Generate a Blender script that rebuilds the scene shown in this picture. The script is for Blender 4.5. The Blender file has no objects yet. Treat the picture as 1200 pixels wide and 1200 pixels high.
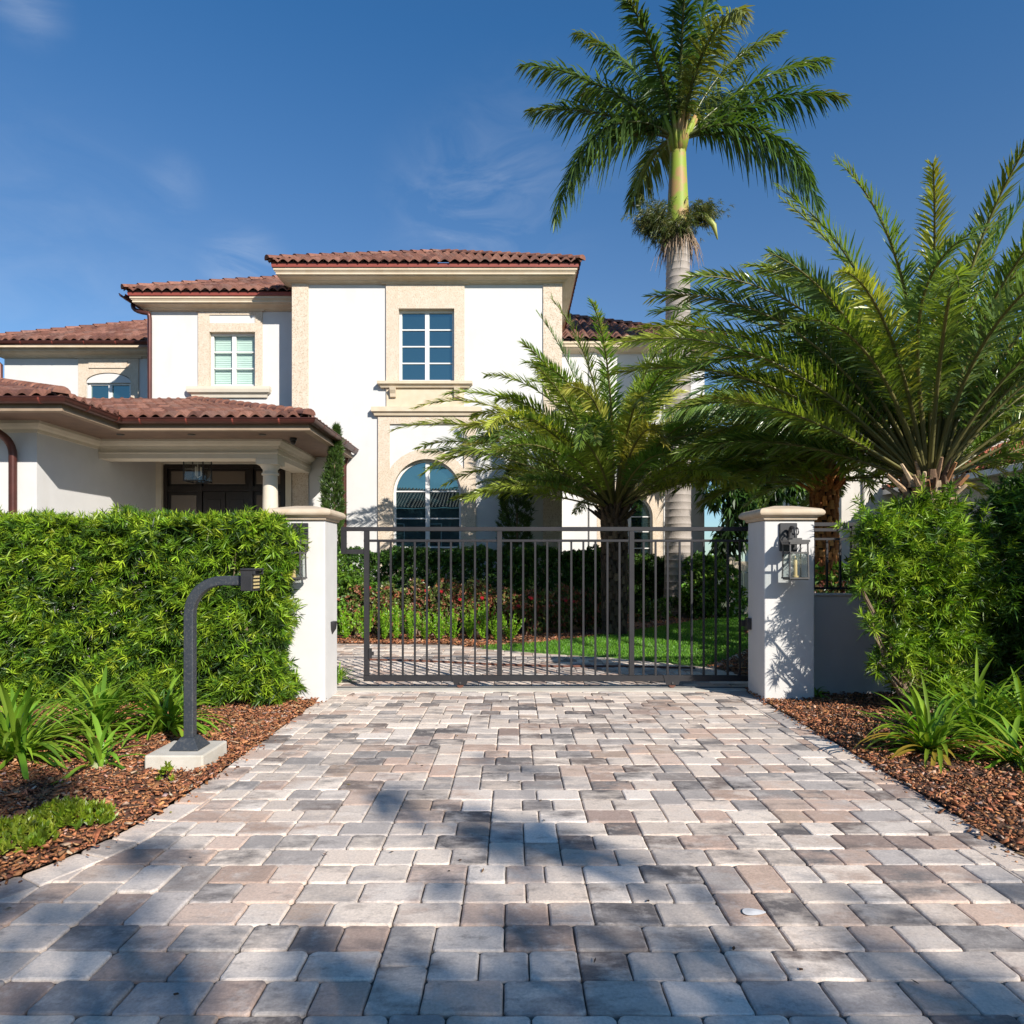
import bpy, bmesh, math, random
import numpy as np
from mathutils import Vector, Matrix

SC = bpy.context.scene
COL = SC.collection
rnd = random.Random(11)
rng = np.random.default_rng(11)
PI = math.pi

# ------------------------------------------------------------------ materials
def new_mat(name):
    m = bpy.data.materials.new(name); m.use_nodes = True
    nt = m.node_tree; nt.nodes.clear()
    out = nt.nodes.new('ShaderNodeOutputMaterial')
    return m, nt, out

def N(nt, t, **kw):
    n = nt.nodes.new(t)
    for k, v in kw.items():
        if k in n.inputs: n.inputs[k].default_value = v
        else: setattr(n, k, v)
    return n

def rgba(c): return (c[0], c[1], c[2], 1.0)

def mixcol(nt, fac, a, b, blend='MIX'):
    n = nt.nodes.new('ShaderNodeMix'); n.data_type = 'RGBA'; n.blend_type = blend
    for sock, v in ((n.inputs[0], fac), (n.inputs[6], a), (n.inputs[7], b)):
        if hasattr(v, 'links'): nt.links.new(v, sock)
        else: sock.default_value = rgba(v) if isinstance(v, (tuple, list)) else v
    return n.outputs[2]

def noise(nt, scale, detail=4, rough=0.55, vec=None, stretch=None):
    tc = nt.nodes.new('ShaderNodeTexCoord')
    v = vec if vec is not None else tc.outputs['Object']
    if stretch:
        mp = nt.nodes.new('ShaderNodeMapping'); mp.inputs['Scale'].default_value = stretch
        nt.links.new(v, mp.inputs['Vector']); v = mp.outputs['Vector']
    n = N(nt, 'ShaderNodeTexNoise', Scale=scale, Detail=detail, Roughness=rough)
    nt.links.new(v, n.inputs['Vector'])
    return n.outputs['Fac']

def ramp(nt, fac, lo, hi):
    n = nt.nodes.new('ShaderNodeMapRange'); n.clamp = True
    n.inputs['From Min'].default_value = lo; n.inputs['From Max'].default_value = hi
    nt.links.new(fac, n.inputs['Value'])
    return n.outputs['Result']

def bump(nt, fac, strength, dist):
    b = N(nt, 'ShaderNodeBump', Strength=strength, Distance=dist)
    nt.links.new(fac, b.inputs['Height'])
    return b.outputs['Normal']

def surf(name, c1, c2=None, scale=6, lo=.35, hi=.65, rough=.7, metal=0, bscale=None, bstr=.3, bdist=.01,
         speck=None, speck_scale=90, stain=None, stain_stretch=None, spec=.5):
    m, nt, out = new_mat(name)
    p = N(nt, 'ShaderNodeBsdfPrincipled', Roughness=rough, Metallic=metal)
    p.inputs['Specular IOR Level'].default_value = spec
    col = None
    if c2 is not None:
        col = mixcol(nt, ramp(nt, noise(nt, scale), lo, hi), c1, c2)
    if speck is not None:
        col = mixcol(nt, ramp(nt, noise(nt, speck_scale, 2), .52, .64), col if col is not None else c1, speck)
    if stain is not None:
        col = mixcol(nt, ramp(nt, noise(nt, 1.3, 6, .65, stretch=stain_stretch), .56, .8), col if col is not None else c1, stain)
    if col is None: p.inputs['Base Color'].default_value = rgba(c1)
    else: nt.links.new(col, p.inputs['Base Color'])
    if bscale: nt.links.new(bump(nt, noise(nt, bscale, 5), bstr, bdist), p.inputs['Normal'])
    nt.links.new(p.outputs[0], out.inputs[0])
    return m

def leaf_mat(name, trans=.35, rough=.42, tint=(1.25, 1.25, .55), spec=.5):
    m, nt, out = new_mat(name)
    at = N(nt, 'ShaderNodeAttribute', attribute_name='Col')
    p = N(nt, 'ShaderNodeBsdfPrincipled', Roughness=rough)
    p.inputs['Specular IOR Level'].default_value = spec
    nt.links.new(at.outputs['Color'], p.inputs['Base Color'])
    t = N(nt, 'ShaderNodeBsdfTranslucent')
    nt.links.new(mixcol(nt, 1.0, at.outputs['Color'], tint, 'MULTIPLY'), t.inputs['Color'])
    mx = N(nt, 'ShaderNodeMixShader'); mx.inputs[0].default_value = trans
    nt.links.new(p.outputs[0], mx.inputs[1]); nt.links.new(t.outputs[0], mx.inputs[2])
    nt.links.new(mx.outputs[0], out.inputs[0])
    return m

def attr_mat(name, rough=.8, nscale=30, namt=.35, bscale=60, bstr=.4, bdist=.005, spec=.3):
    m, nt, out = new_mat(name)
    at = N(nt, 'ShaderNodeAttribute', attribute_name='Col')
    p = N(nt, 'ShaderNodeBsdfPrincipled', Roughness=rough)
    p.inputs['Specular IOR Level'].default_value = spec
    c = mixcol(nt, 1.0, at.outputs['Color'], mixcol(nt, ramp(nt, noise(nt, nscale, 5), .3, .7), (1-namt,)*3, (1+namt,)*3), 'MULTIPLY')
    nt.links.new(c, p.inputs['Base Color'])
    nt.links.new(bump(nt, noise(nt, bscale, 4), bstr, bdist), p.inputs['Normal'])
    nt.links.new(p.outputs[0], out.inputs[0])
    return m

def paver_mat():
    m, nt, out = new_mat('paver_stone')
    a = N(nt, 'ShaderNodeAttribute', attribute_name='Col')
    b = N(nt, 'ShaderNodeAttribute', attribute_name='ColB')
    tc = nt.nodes.new('ShaderNodeTexCoord')
    off = nt.nodes.new('ShaderNodeVectorMath'); off.operation = 'MULTIPLY_ADD'
    nt.links.new(b.outputs['Alpha'], off.inputs[0]); off.inputs[1].default_value = (37, 53, 11)
    nt.links.new(tc.outputs['Object'], off.inputs[2])
    mp = nt.nodes.new('ShaderNodeMapping'); mp.inputs['Scale'].default_value = (.6, 1.25, 1)
    nt.links.new(off.outputs[0], mp.inputs['Vector'])
    n1 = noise(nt, 5.5, 7, .66, vec=mp.outputs['Vector'])
    th = nt.nodes.new('ShaderNodeMath'); th.operation = 'SUBTRACT'
    nt.links.new(n1, th.inputs[0]); nt.links.new(a.outputs['Alpha'], th.inputs[1])
    f = ramp(nt, th.outputs[0], -.10, .13)
    c = mixcol(nt, f, a.outputs['Color'], b.outputs['Color'])
    # cement bloom and rubbed patches
    c = mixcol(nt, ramp(nt, noise(nt, 9, 8, .7, vec=off.outputs[0]), .52, .80), c, (.60, .53, .47))
    c = mixcol(nt, ramp(nt, noise(nt, 16, 8, .72, vec=mp.outputs['Vector']), .56, .80), c, (.17, .145, .13))
    g = mixcol(nt, ramp(nt, noise(nt, 75, 6, .75), .25, .75), (.74, .74, .74), (1.24, 1.24, 1.24))
    c = mixcol(nt, 1.0, c, g, 'MULTIPLY')
    # rubber and grime carried across stones
    c = mixcol(nt, ramp(nt, noise(nt, 1.1, 7, .68, stretch=(1.6, .45, 1)), .60, .86), c, (.20, .17, .15))
    p = N(nt, 'ShaderNodeBsdfPrincipled', Roughness=.8)
    p.inputs['Specular IOR Level'].default_value = .3
    nt.links.new(c, p.inputs['Base Color'])
    nt.links.new(bump(nt, noise(nt, 48, 8, .75), .55, .006), p.inputs['Normal'])
    nt.links.new(p.outputs[0], out.inputs[0])
    return m

def glass_mat(name, base, gl, tint, rough=.0):
    m, nt, out = new_mat(name)
    p = N(nt, 'ShaderNodeBsdfDiffuse'); p.inputs['Color'].default_value = rgba(base)
    g = N(nt, 'ShaderNodeBsdfGlossy', Roughness=rough); g.inputs['Color'].default_value = rgba(tint)
    nt.links.new(bump(nt, noise(nt, 1.1, 1), .035, .05), g.inputs['Normal'])
    mx = N(nt, 'ShaderNodeMixShader'); mx.inputs[0].default_value = gl
    nt.links.new(p.outputs[0], mx.inputs[1]); nt.links.new(g.outputs[0], mx.inputs[2])
    nt.links.new(mx.outputs[0], out.inputs[0])
    return m

def clear_mat(name, tint, gl):
    m, nt, out = new_mat(name)
    p = N(nt, 'ShaderNodeBsdfTransparent'); p.inputs['Color'].default_value = rgba(tint)
    g = N(nt, 'ShaderNodeBsdfGlossy', Roughness=.02)
    mx = N(nt, 'ShaderNodeMixShader'); mx.inputs[0].default_value = gl
    nt.links.new(p.outputs[0], mx.inputs[1]); nt.links.new(g.outputs[0], mx.inputs[2])
    nt.links.new(mx.outputs[0], out.inputs[0])
    return m

M = {}
M['stucco'] = surf('white_stucco', (.585, .573, .555), (.56, .549, .532), 3, rough=.85, bscale=140, bstr=.18, bdist=.004,
                   stain=(.535, .515, .485), stain_stretch=(1, 1, .35))
M['pillar'] = surf('pillar_stucco', (.575, .56, .54), (.548, .532, .512), 4, rough=.85, bscale=120, bstr=.25, bdist=.004,
                   stain=(.525, .50, .455), stain_stretch=(1.5, 1.5, .5))
M['coral'] = surf('coral_stone', (.57, .47, .36), (.63, .54, .435), 9, rough=.9, bscale=70, bstr=.6, bdist=.012,
                  speck=(.42, .32, .225), speck_scale=42)
M['cast'] = surf('cast_stone', (.55, .445, .315), (.60, .50, .37), 5, rough=.85, bscale=90, bstr=.2, bdist=.005,
                 stain=(.43, .33, .22), stain_stretch=(1, 1, .4))
M['cream'] = surf('cream_trim', (.58, .515, .41), (.62, .555, .45), 4, rough=.8, bscale=100, bstr=.15, bdist=.004)
M['cap'] = surf('pillar_cap_stone', (.46, .36, .25), (.53, .43, .32), 7, rough=.85, bscale=80, bstr=.35, bdist=.006,
                stain=(.36, .28, .2))
M['tile'] = attr_mat('clay_tile', .75, 14, .28, 50, .35, .006)
M['fascia'] = surf('red_fascia', (.27, .055, .035), (.22, .045, .03), 6, rough=.6)
M['gutter'] = surf('bronze_gutter', (.10, .032, .024), (.075, .026, .02), 5, rough=.38, metal=.35)
M['soffit'] = surf('soffit_wood', (.20, .125, .085), (.16, .10, .07), 4, rough=.7)
M['trim_wood'] = surf('eave_trim_wood', (.30, .22, .15), (.25, .18, .12), 4, rough=.7)
M['underlay'] = surf('roof_underlay', (.05, .032, .026), rough=.95)
M['white'] = surf('white_frame', (.66, .65, .63), (.63, .62, .60), 3, rough=.45)
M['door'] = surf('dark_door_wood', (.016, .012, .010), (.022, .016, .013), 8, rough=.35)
M['glass'] = glass_mat('window_glass', (.010, .026, .032), .40, (.40, .60, .60))
M['doorglass'] = glass_mat('door_glass', (.14, .11, .085), .12, (.9, .9, .9))
M['clearglass'] = clear_mat('clear_glass', (.80, .90, .86), .07)
M['lampglass'] = clear_mat('lantern_glass', (.92, .94, .94), .05)
M['blind'] = surf('window_shutter', (.70, .74, .70), (.66, .70, .66), 4, rough=.6)
M['gate'] = surf('charcoal_gate_metal', (.026, .025, .027), (.021, .020, .022), 7, rough=.52, spec=.3, bscale=200, bstr=.06, bdist=.002)
M['black'] = surf('black_metal', (.020, .020, .022), (.028, .027, .028), 10, rough=.45)
M['grey'] = surf('grey_metal', (.085, .080, .075), (.065, .062, .06), 12, rough=.45, metal=.3)
M['post'] = surf('powder_coated_post', (.028, .034, .042), (.036, .042, .050), 12, rough=.5, bscale=160, bstr=.2, bdist=.003,
                 speck=(.06, .062, .064), speck_scale=55)
M['concrete'] = surf('concrete', (.56, .52, .45), (.47, .43, .36), 5, rough=.9, bscale=60, bstr=.25, bdist=.004, stain=(.36, .31, .23))
M['soil'] = surf('soil', (.085, .042, .024), (.12, .06, .034), 14, rough=.95, bscale=40, bstr=.8, bdist=.02)
M['ground'] = surf('ground_earth', (.07, .085, .03), (.05, .06, .025), .6, rough=.95)
M['lawn'] = surf('lawn_turf', (.07, .17, .016), (.095, .21, .02), 5, rough=.9, bscale=50, bstr=.6, bdist=.02)
M['sand'] = surf('joint_sand', (.085, .07, .055), (.15, .125, .10), 9, rough=.95)
M['asphalt'] = surf('asphalt', (.05, .05, .05), (.06, .06, .058), 20, rough=.9, bscale=120, bstr=.4, bdist=.005)
M['paver'] = paver_mat()
M['mulch'] = attr_mat('bark_mulch', .85, 60, .3, 120, .3, .003)
M['hedge'] = leaf_mat('hedge_leaf', .28, .42, spec=.32)
M['leaf'] = leaf_mat('broad_leaf', .30, .40)
M['palm'] = leaf_mat('palm_leaflet', .38, .32, spec=.65)
M['strap'] = leaf_mat('strap_leaf', .34, .33)
M['turf'] = leaf_mat('grass_blade', .3, .5)
M['rachis'] = surf('palm_rachis', (.30, .27, .10), (.22, .22, .07), 6, rough=.5)
M['boot'] = attr_mat('palm_boot', .85, 25, .35, 70, .5, .006)
M['royal_trunk'] = surf('royal_palm_bark', (.36, .31, .27), (.27, .235, .205), 3, rough=.85, bscale=25, bstr=.4, bdist=.02,
                        stain=(.17, .14, .115), stain_stretch=(.6, .6, 4))
M['crownshaft'] = surf('crownshaft_skin', (.24, .31, .04), (.36, .22, .09), 2.2, .44, .56, rough=.55, spec=.3, stain=(.20,.12,.06), stain_stretch=(4,4,.5))
M['spathe'] = surf('green_spathe', (.26, .32, .05), (.34, .34, .08), 3, rough=.5)
M['fibre'] = surf('dry_fibre', (.22, .15, .10), (.30, .22, .15), 18, rough=.95)
M['bark'] = surf('tree_bark', (.17, .115, .075), (.24, .17, .11), 12, rough=.9, bscale=30, bstr=.6, bdist=.02)
M['petal'] = surf('rose_petal', (.55, .015, .03), (.42, .01, .02), 30, rough=.5)
M['bulb'] = surf('amber_candle_bulb', (.62, .45, .20), rough=.4)
M['key'] = surf('keypad_key', (.48, .38, .18), rough=.5)
M['picket'] = surf('beige_picket', (.50, .42, .31), (.45, .37, .27), 5, rough=.8)
M['nwall'] = surf('neighbour_stucco', (.55, .51, .45), (.50, .46, .40), 2, rough=.85, bscale=120, bstr=.15, bdist=.004)
M['darkwall'] = surf('dark_stucco', (.12, .115, .11), (.10, .095, .09), 2, rough=.9)
M['strip'] = surf('rusty_strip', (.16, .06, .035), (.11, .045, .03), 8, rough=.8)

# ------------------------------------------------------------------ mesh builders
class MB:
    def __init__(self): self.v = []; self.f = []; self.c = []
    def add(self, vs, fs, col=None):
        o = len(self.v); self.v.extend([tuple(p) for p in vs])
        self.f.extend([tuple(i + o for i in f) for f in fs])
        self.c.extend([col or (1, 1, 1, 1)] * len(vs))
    def box(self, x0, x1, y0, y1, z0, z1, col=None):
        self.add([(x0,y0,z0),(x1,y0,z0),(x1,y1,z0),(x0,y1,z0),(x0,y0,z1),(x1,y0,z1),(x1,y1,z1),(x0,y1,z1)],
                 [(0,3,2,1),(4,5,6,7),(0,1,5,4),(1,2,6,5),(2,3,7,6),(3,0,4,7)], col)
        return self
    def cbox(self, c, s, rz=0, ry=0, rx=0, col=None):
        R = Matrix.Rotation(rz,3,'Z') @ Matrix.Rotation(ry,3,'Y') @ Matrix.Rotation(rx,3,'X')
        vs = [Vector(c) + R @ Vector((a*s[0]/2, b*s[1]/2, d*s[2]/2)) for d in (-1,1) for a,b in ((-1,-1),(1,-1),(1,1),(-1,1))]
        self.add(vs, [(0,3,2,1),(4,5,6,7),(0,1,5,4),(1,2,6,5),(2,3,7,6),(3,0,4,7)], col)
        return self
    def tube(self, pts, r, n=8, cap=True, col=None, sq=False):
        pts = [Vector(p) for p in pts]
        rs = r if isinstance(r, (list, tuple)) else [r]*len(pts)
        vs = []; prev = None
        for i, p in enumerate(pts):
            t = (pts[min(i+1,len(pts)-1)] - pts[max(i-1,0)]).normalized()
            if prev is None:
                a = Vector((0,1,0)) if abs(t.y) < .9 else Vector((1,0,0))
                a = (a - t*a.dot(t)).normalized()
            else: a = (prev - t*prev.dot(t)).normalized()
            prev = a; b = t.cross(a)
            for k in range(n):
                an = 2*PI*(k+.5)/n
                vs.append(p + (a*math.cos(an) + b*math.sin(an))*rs[i])
        fs = [(i*n+k, i*n+(k+1)%n, (i+1)*n+(k+1)%n, (i+1)*n+k) for i in range(len(pts)-1) for k in range(n)]
        if cap: fs += [tuple(range(n-1,-1,-1)), tuple(range((len(pts)-1)*n, len(pts)*n))]
        self.add(vs, fs, col); return self
    def lathe(self, c, prof, n=24, square=False):
        # prof: (radius, z); square -> 4-sided footprint
        vs = []; m = 4 if square else n
        for r, z in prof:
            for k in range(m):
                an = 2*PI*(k+.5)/m
                rr = r*math.sqrt(2) if square else r
                vs.append((c[0]+rr*math.cos(an), c[1]+rr*math.sin(an), c[2]+z))
        fs = [(i*m+k, i*m+(k+1)%m, (i+1)*m+(k+1)%m, (i+1)*m+k) for i in range(len(prof)-1) for k in range(m)]
        fs += [tuple(range(m-1,-1,-1)), tuple(range((len(prof)-1)*m, len(prof)*m))]
        self.add(vs, fs); return self
    def sweep(self, path, prof, side=1, caps=True):
        # path: plan polyline, prof: (outward, z) closed polygon
        P = [Vector(p) for p in path]; rows = []
        for i, p in enumerate(P):
            d0 = (P[i]-P[i-1]).normalized() if i > 0 else (P[1]-P[0]).normalized()
            d1 = (P[i+1]-P[i]).normalized() if i < len(P)-1 else d0
            n0 = Vector((d0.y,-d0.x))*side; n1 = Vector((d1.y,-d1.x))*side
            b = (n0+n1); b = b/ (1+n0.dot(n1)) if (1+n0.dot(n1)) > 1e-4 else n0
            rows.append([(p.x+b.x*o, p.y+b.y*o, z) for o, z in prof])
        k = len(prof); vs = [v for r in rows for v in r]
        fs = [(i*k+j, i*k+(j+1)%k, (i+1)*k+(j+1)%k, (i+1)*k+j) for i in range(len(P)-1) for j in range(k)]
        if caps: fs += [tuple(range(k)), tuple(range((len(P)-1)*k+k-1, (len(P)-1)*k-1, -1))]
        self.add(vs, fs); return self
    def plate(self, x0, x1, z0, z1, y0, y1, cx, r, zs, n=20, zb=None, rise=None):
        # vertical plate with an arched opening (half width r, spring zs, rise) cut out down to zb
        zb = z0 if zb is None else zb; h = r if rise is None else rise
        self.box(x0, cx-r, y0, y1, z0, zs); self.box(cx+r, x1, y0, y1, z0, zs)
        if zb > z0: self.box(cx-r, cx+r, y0, y1, z0, zb)
        A = []; B = []
        for i in range(n+1):
            t = PI - PI*i/n; ax, az = cx+r*math.cos(t), zs+h*math.sin(t); A.append((ax, az))
            dx, dz = math.cos(t), math.sin(t); s = 1e9
            if dx < -1e-6: s = min(s, (x0-cx)/dx)
            if dx > 1e-6: s = min(s, (x1-cx)/dx)
            if dz > 1e-6: s = min(s, (z1-zs)/dz)
            B.append((cx+dx*s, zs+dz*s))
        # keep exact corners
        def near(pt):
            i = min(range(n+1), key=lambda k: (B[k][0]-pt[0])**2+(B[k][1]-pt[1])**2); B[i] = pt
        near((x0, z1)); near((x1, z1))
        m = n+1
        vs = [(a[0],y0,a[1]) for a in A]+[(b[0],y0,b[1]) for b in B]+[(a[0],y1,a[1]) for a in A]+[(b[0],y1,b[1]) for b in B]
        fs = []
        for i in range(n):
            fs.append((i,i+1,m+i+1,m+i)); fs.append((i,2*m+i,2*m+i+1,i+1)); fs.append((m+i,m+i+1,3*m+i+1,3*m+i))
            fs.append((2*m+i,3*m+i,3*m+i+1,2*m+i+1))
        self.add(vs, fs); return self
    def build(self, name, mat, parent=None, bevel=0, smooth=False, seg=1, colors=False, fix=True):
        me = bpy.data.meshes.new(name)
        me.from_pydata(self.v, [], self.f); me.update()
        if colors:
            a = me.color_attributes.new('Col', 'FLOAT_COLOR', 'POINT')
            a.data.foreach_set('color', np.array(self.c, dtype=np.float32).ravel())
        if fix or bevel:
            bm = bmesh.new(); bm.from_mesh(me)
            if fix: bmesh.ops.recalc_face_normals(bm, faces=bm.faces)
            if bevel:
                es = [e for e in bm.edges if len(e.link_faces) == 2 and e.calc_face_angle(0) > .5]
                bmesh.ops.bevel(bm, geom=es, offset=bevel, segments=seg, affect='EDGES', profile=.5, clamp_overlap=True)
            bm.to_mesh(me); bm.free()
        return link(name, me, mat, parent, smooth)

def link(name, me, mat, parent=None, smooth=False):
    if mat is not None: me.materials.append(M[mat] if isinstance(mat, str) else mat)
    if smooth:
        me.polygons.foreach_set('use_smooth', [True]*len(me.polygons))
        if smooth == 'auto': me.set_sharp_from_angle(angle=math.radians(40))
    o = bpy.data.objects.new(name, me); COL.objects.link(o)
    if parent is not None: attach(o, parent)
    return o

def world_loc(o):
    l = Vector(o.location)
    while o.parent is not None:
        o = o.parent; l = l + Vector(o.location)
    return l

def attach(o, parent):
    # mesh data is in world coordinates; roots never rotate at build time
    o.parent = parent
    top = parent
    while top.parent is not None: top = top.parent
    if parent is top: o.matrix_parent_inverse = Matrix.Translation(-Vector(top.location))

def tag(o, label=None, cat=None, group=None, kind=None):
    if label: o['label'] = label
    if cat: o['category'] = cat
    if group: o['group'] = group
    if kind: o['kind'] = kind
    return o

def thing(name, loc, label, cat, group=None):
    o = bpy.data.objects.new(name, None); COL.objects.link(o); o.location = loc
    o.empty_display_size = .2
    return tag(o, label, cat, group)

def copy_tree(o, parent=None):
    c = o.copy(); COL.objects.link(c)
    if parent is not None:
        c.parent = parent; c.matrix_parent_inverse = o.matrix_parent_inverse.copy()
    for ch in list(o.children): copy_tree(ch, c)
    return c

def quads_mesh(name, V, F, C, mat, parent=None, smooth=False):
    V = np.asarray(V, dtype=np.float32).reshape(-1, 3); F = np.asarray(F, dtype=np.int32).reshape(-1, 4)
    me = bpy.data.meshes.new(name)
    me.vertices.add(len(V)); me.vertices.foreach_set('co', V.ravel())
    me.loops.add(F.size); me.loops.foreach_set('vertex_index', F.ravel())
    me.polygons.add(len(F)); me.polygons.foreach_set('loop_start', np.arange(0, F.size, 4, dtype=np.int32))
    me.update(calc_edges=True)
    a = me.color_attributes.new('Col', 'FLOAT_COLOR', 'POINT')
    C = np.asarray(C, dtype=np.float32)
    if C.shape[1] == 3: C = np.concatenate([C, np.ones((len(C), 1), np.float32)], 1)
    a.data.foreach_set('color', C.ravel())
    return link(name, me, mat, parent, smooth)

def unit(a): return a/np.maximum(np.linalg.norm(a, axis=-1, keepdims=True), 1e-9)

def rand_dirs(n): return unit(rng.normal(size=(n, 3)))

def leaf_strips(pos, d, L, W, droop=.1, ref=None, tipw=.08, basew=.35, fold=0):
    """two-quad leaves: returns V (n*6,3), F (n*2,4)"""
    n = len(pos); L = np.broadcast_to(np.asarray(L, float), (n,))[:, None]; W = np.broadcast_to(np.asarray(W, float), (n,))[:, None]
    dr = np.broadcast_to(np.asarray(droop, float), (n,))[:, None]
    if ref is None: ref = rand_dirs(n)
    s = unit(np.cross(d, ref))
    z = np.array([[0, 0, 1.]])
    mid = pos + d*L*.48 - z*dr*L*.22
    tip = pos + d*L*.97 - z*dr*L*.9
    V = np.stack([pos - s*W*basew*.5, pos + s*W*basew*.5, mid - s*W*.5, mid + s*W*.5, tip - s*W*tipw*.5, tip + s*W*tipw*.5], 1)
    b = (np.arange(n)*6)[:, None, None]
    F = np.array([[[0, 1, 3, 2], [2, 3, 5, 4]]]) + b
    return V.reshape(-1, 3), F.reshape(-1, 4)

def pick_cols(n, palette, weights, jit=.18):
    p = np.asarray(palette, float); idx = rng.choice(len(p), n, p=np.asarray(weights)/np.sum(weights))
    c = p[idx]*(1 + rng.normal(size=(n, 1))*jit) * (1 + rng.normal(size=(n, 3))*jit*.3)
    return np.clip(c, .003, .9)

def whorls(C, A, nl, L, W, th=(25, 85), droop=.15, palette=None, weights=None, lj=.25):
    """leaf whorls round cluster points C with axes A"""
    m = len(C)
    Cc = np.repeat(C, nl, 0); Aa = np.repeat(unit(A), nl, 0); n = m*nl
    r = rand_dirs(n); r = unit(r - Aa*np.sum(r*Aa, 1, keepdims=True))
    t = np.radians(rng.uniform(th[0], th[1], n))[:, None]
    d = Aa*np.cos(t) + r*np.sin(t)
    ln = L*(1 + rng.normal(size=n)*lj).clip(.4, 1.7)
    V, F = leaf_strips(Cc + Aa*rng.uniform(-.5, .5, (n, 1))*L*.5, d, ln, W*(1+rng.normal(size=n)*.15), droop)
    base = pick_cols(m, palette, weights)
    c = np.repeat(base, nl, 0)*(1+rng.normal(size=(n, 1))*.14)
    return V, F, np.repeat(np.clip(c, .003, .9), 6, 0)

def join_arr(parts):
    V = []; F = []; C = []; o = 0
    for v, f, c in parts:
        V.append(v); F.append(f+o); C.append(c); o += len(v)
    return np.concatenate(V), np.concatenate(F), np.concatenate(C)

# ------------------------------------------------------------------ camera, sky, sun
cam = bpy.data.cameras.new('camera'); co = bpy.data.objects.new('camera', cam); COL.objects.link(co)
cam.sensor_width = 36; cam.lens = 24; cam.shift_y = .05; cam.clip_start = .05; cam.clip_end = 3000
co.location = (0, 0, 1.5); co.rotation_euler = (math.radians(90), 0, 0)
SC.camera = co
AZ, EL = math.radians(35), math.radians(30)
to_sun = Vector((math.sin(AZ)*math.cos(EL), -math.cos(AZ)*math.cos(EL), math.sin(EL)))
sl = bpy.data.lights.new('sun', 'SUN'); sl.energy = 4.8; sl.angle = math.radians(.5); sl.color = (1, .942, .86)
so = bpy.data.objects.new('sun', sl); COL.objects.link(so); so.location = (20, -30, 30)
so.rotation_euler = to_sun.to_track_quat('Z', 'Y').to_euler()
w = bpy.data.worlds.new('World'); SC.world = w; w.use_nodes = True
nt = w.node_tree; nt.nodes.clear()
wo = nt.nodes.new('ShaderNodeOutputWorld'); bg = nt.nodes.new('ShaderNodeBackground')
sk = nt.nodes.new('ShaderNodeTexSky'); sk.sky_type = 'NISHITA'; sk.sun_disc = False
sk.sun_elevation = EL; sk.sun_rotation = math.atan2(to_sun.x, to_sun.y)
sk.air_density = 1.0; sk.dust_density = .25; sk.ozone_density = 3.0; sk.altitude = 0
bg.inputs['Strength'].default_value = .10
# thin cirrus wisps, a property of the sky itself
tc = nt.nodes.new('ShaderNodeTexCoord')
mp = nt.nodes.new('ShaderNodeMapping'); mp.inputs['Scale'].default_value = (2.2, 2.2, 5.5); mp.inputs['Rotation'].default_value = (.3, .75, .2)
nt.links.new(tc.outputs['Generated'], mp.inputs['Vector'])
nz = N(nt, 'ShaderNodeTexNoise', Scale=3.2, Detail=9, Roughness=.62, Distortion=.8)
nt.links.new(mp.outputs['Vector'], nz.inputs['Vector'])
cf = ramp(nt, nz.outputs['Fac'], .40, .82)
msum = None
for (cpx, cpy, rad, wt) in ((548,250,.15,.22),(620,200,.16,.12),(290,318,.07,.48),(205,214,.045,.14),(30,4,.05,.26),(60,330,.25,.10)):
    d_ = Vector(((cpx-600)/800, 1, (660-cpy)/800)).normalized()
    vd = nt.nodes.new('ShaderNodeVectorMath'); vd.operation = 'DISTANCE'; vd.inputs[1].default_value = d_
    nt.links.new(tc.outputs['Generated'], vd.inputs[0])
    mr = nt.nodes.new('ShaderNodeMapRange'); mr.clamp = True; mr.interpolation_type = 'SMOOTHSTEP'
    mr.inputs['From Min'].default_value = rad; mr.inputs['From Max'].default_value = 0
    mr.inputs['To Max'].default_value = wt
    nt.links.new(vd.outputs['Value'], mr.inputs['Value'])
    if msum is None: msum = mr.outputs['Result']
    else:
        ad = nt.nodes.new('ShaderNodeMath'); ad.operation = 'ADD'
        nt.links.new(msum, ad.inputs[0]); nt.links.new(mr.outputs['Result'], ad.inputs[1]); msum = ad.outputs[0]
mm = nt.nodes.new('ShaderNodeMath'); mm.operation = 'MULTIPLY'
nt.links.new(cf, mm.inputs[0]); nt.links.new(msum, mm.inputs[1])
sx = nt.nodes.new('ShaderNodeSeparateXYZ'); nt.links.new(tc.outputs['Generated'], sx.inputs[0])
tint = mixcol(nt, ramp(nt, sx.outputs['Z'], .36, .62), (.58, .74, .86), (.33, .72, .97))
skc = mixcol(nt, 1.0, sk.outputs[0], tint, 'MULTIPLY')
cc = mixcol(nt, mm.outputs[0], skc, (5.2, 5.6, 6.2))
nt.links.new(cc, bg.inputs['Color']); nt.links.new(bg.outputs[0], wo.inputs['Surface'])
SC.view_settings.view_transform = 'Standard'; SC.view_settings.look = 'None'
SC.view_settings.exposure = .6; SC.view_settings.gamma = 1
try:
    SC.cycles.use_denoising = True; SC.cycles.denoiser = 'OPENIMAGEDENOISE'
    SC.cycles.max_bounces = 8; SC.cycles.transparent_max_bounces = 12
    SC.cycles.sample_clamp_indirect = 4
except Exception: pass

# ------------------------------------------------------------------ ground and paving
g = MB(); g.add([(-900,-900,-.06),(900,-900,-.06),(900,900,-.06),(-900,900,-.06)], [(0,1,2,3)])
tag(g.build('ground', 'ground'), kind='structure')
g = MB(); g.box(-60, 60, -7.5, -.6, -.12, -.045)
tag(g.build('road', 'asphalt'), kind='structure')

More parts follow.
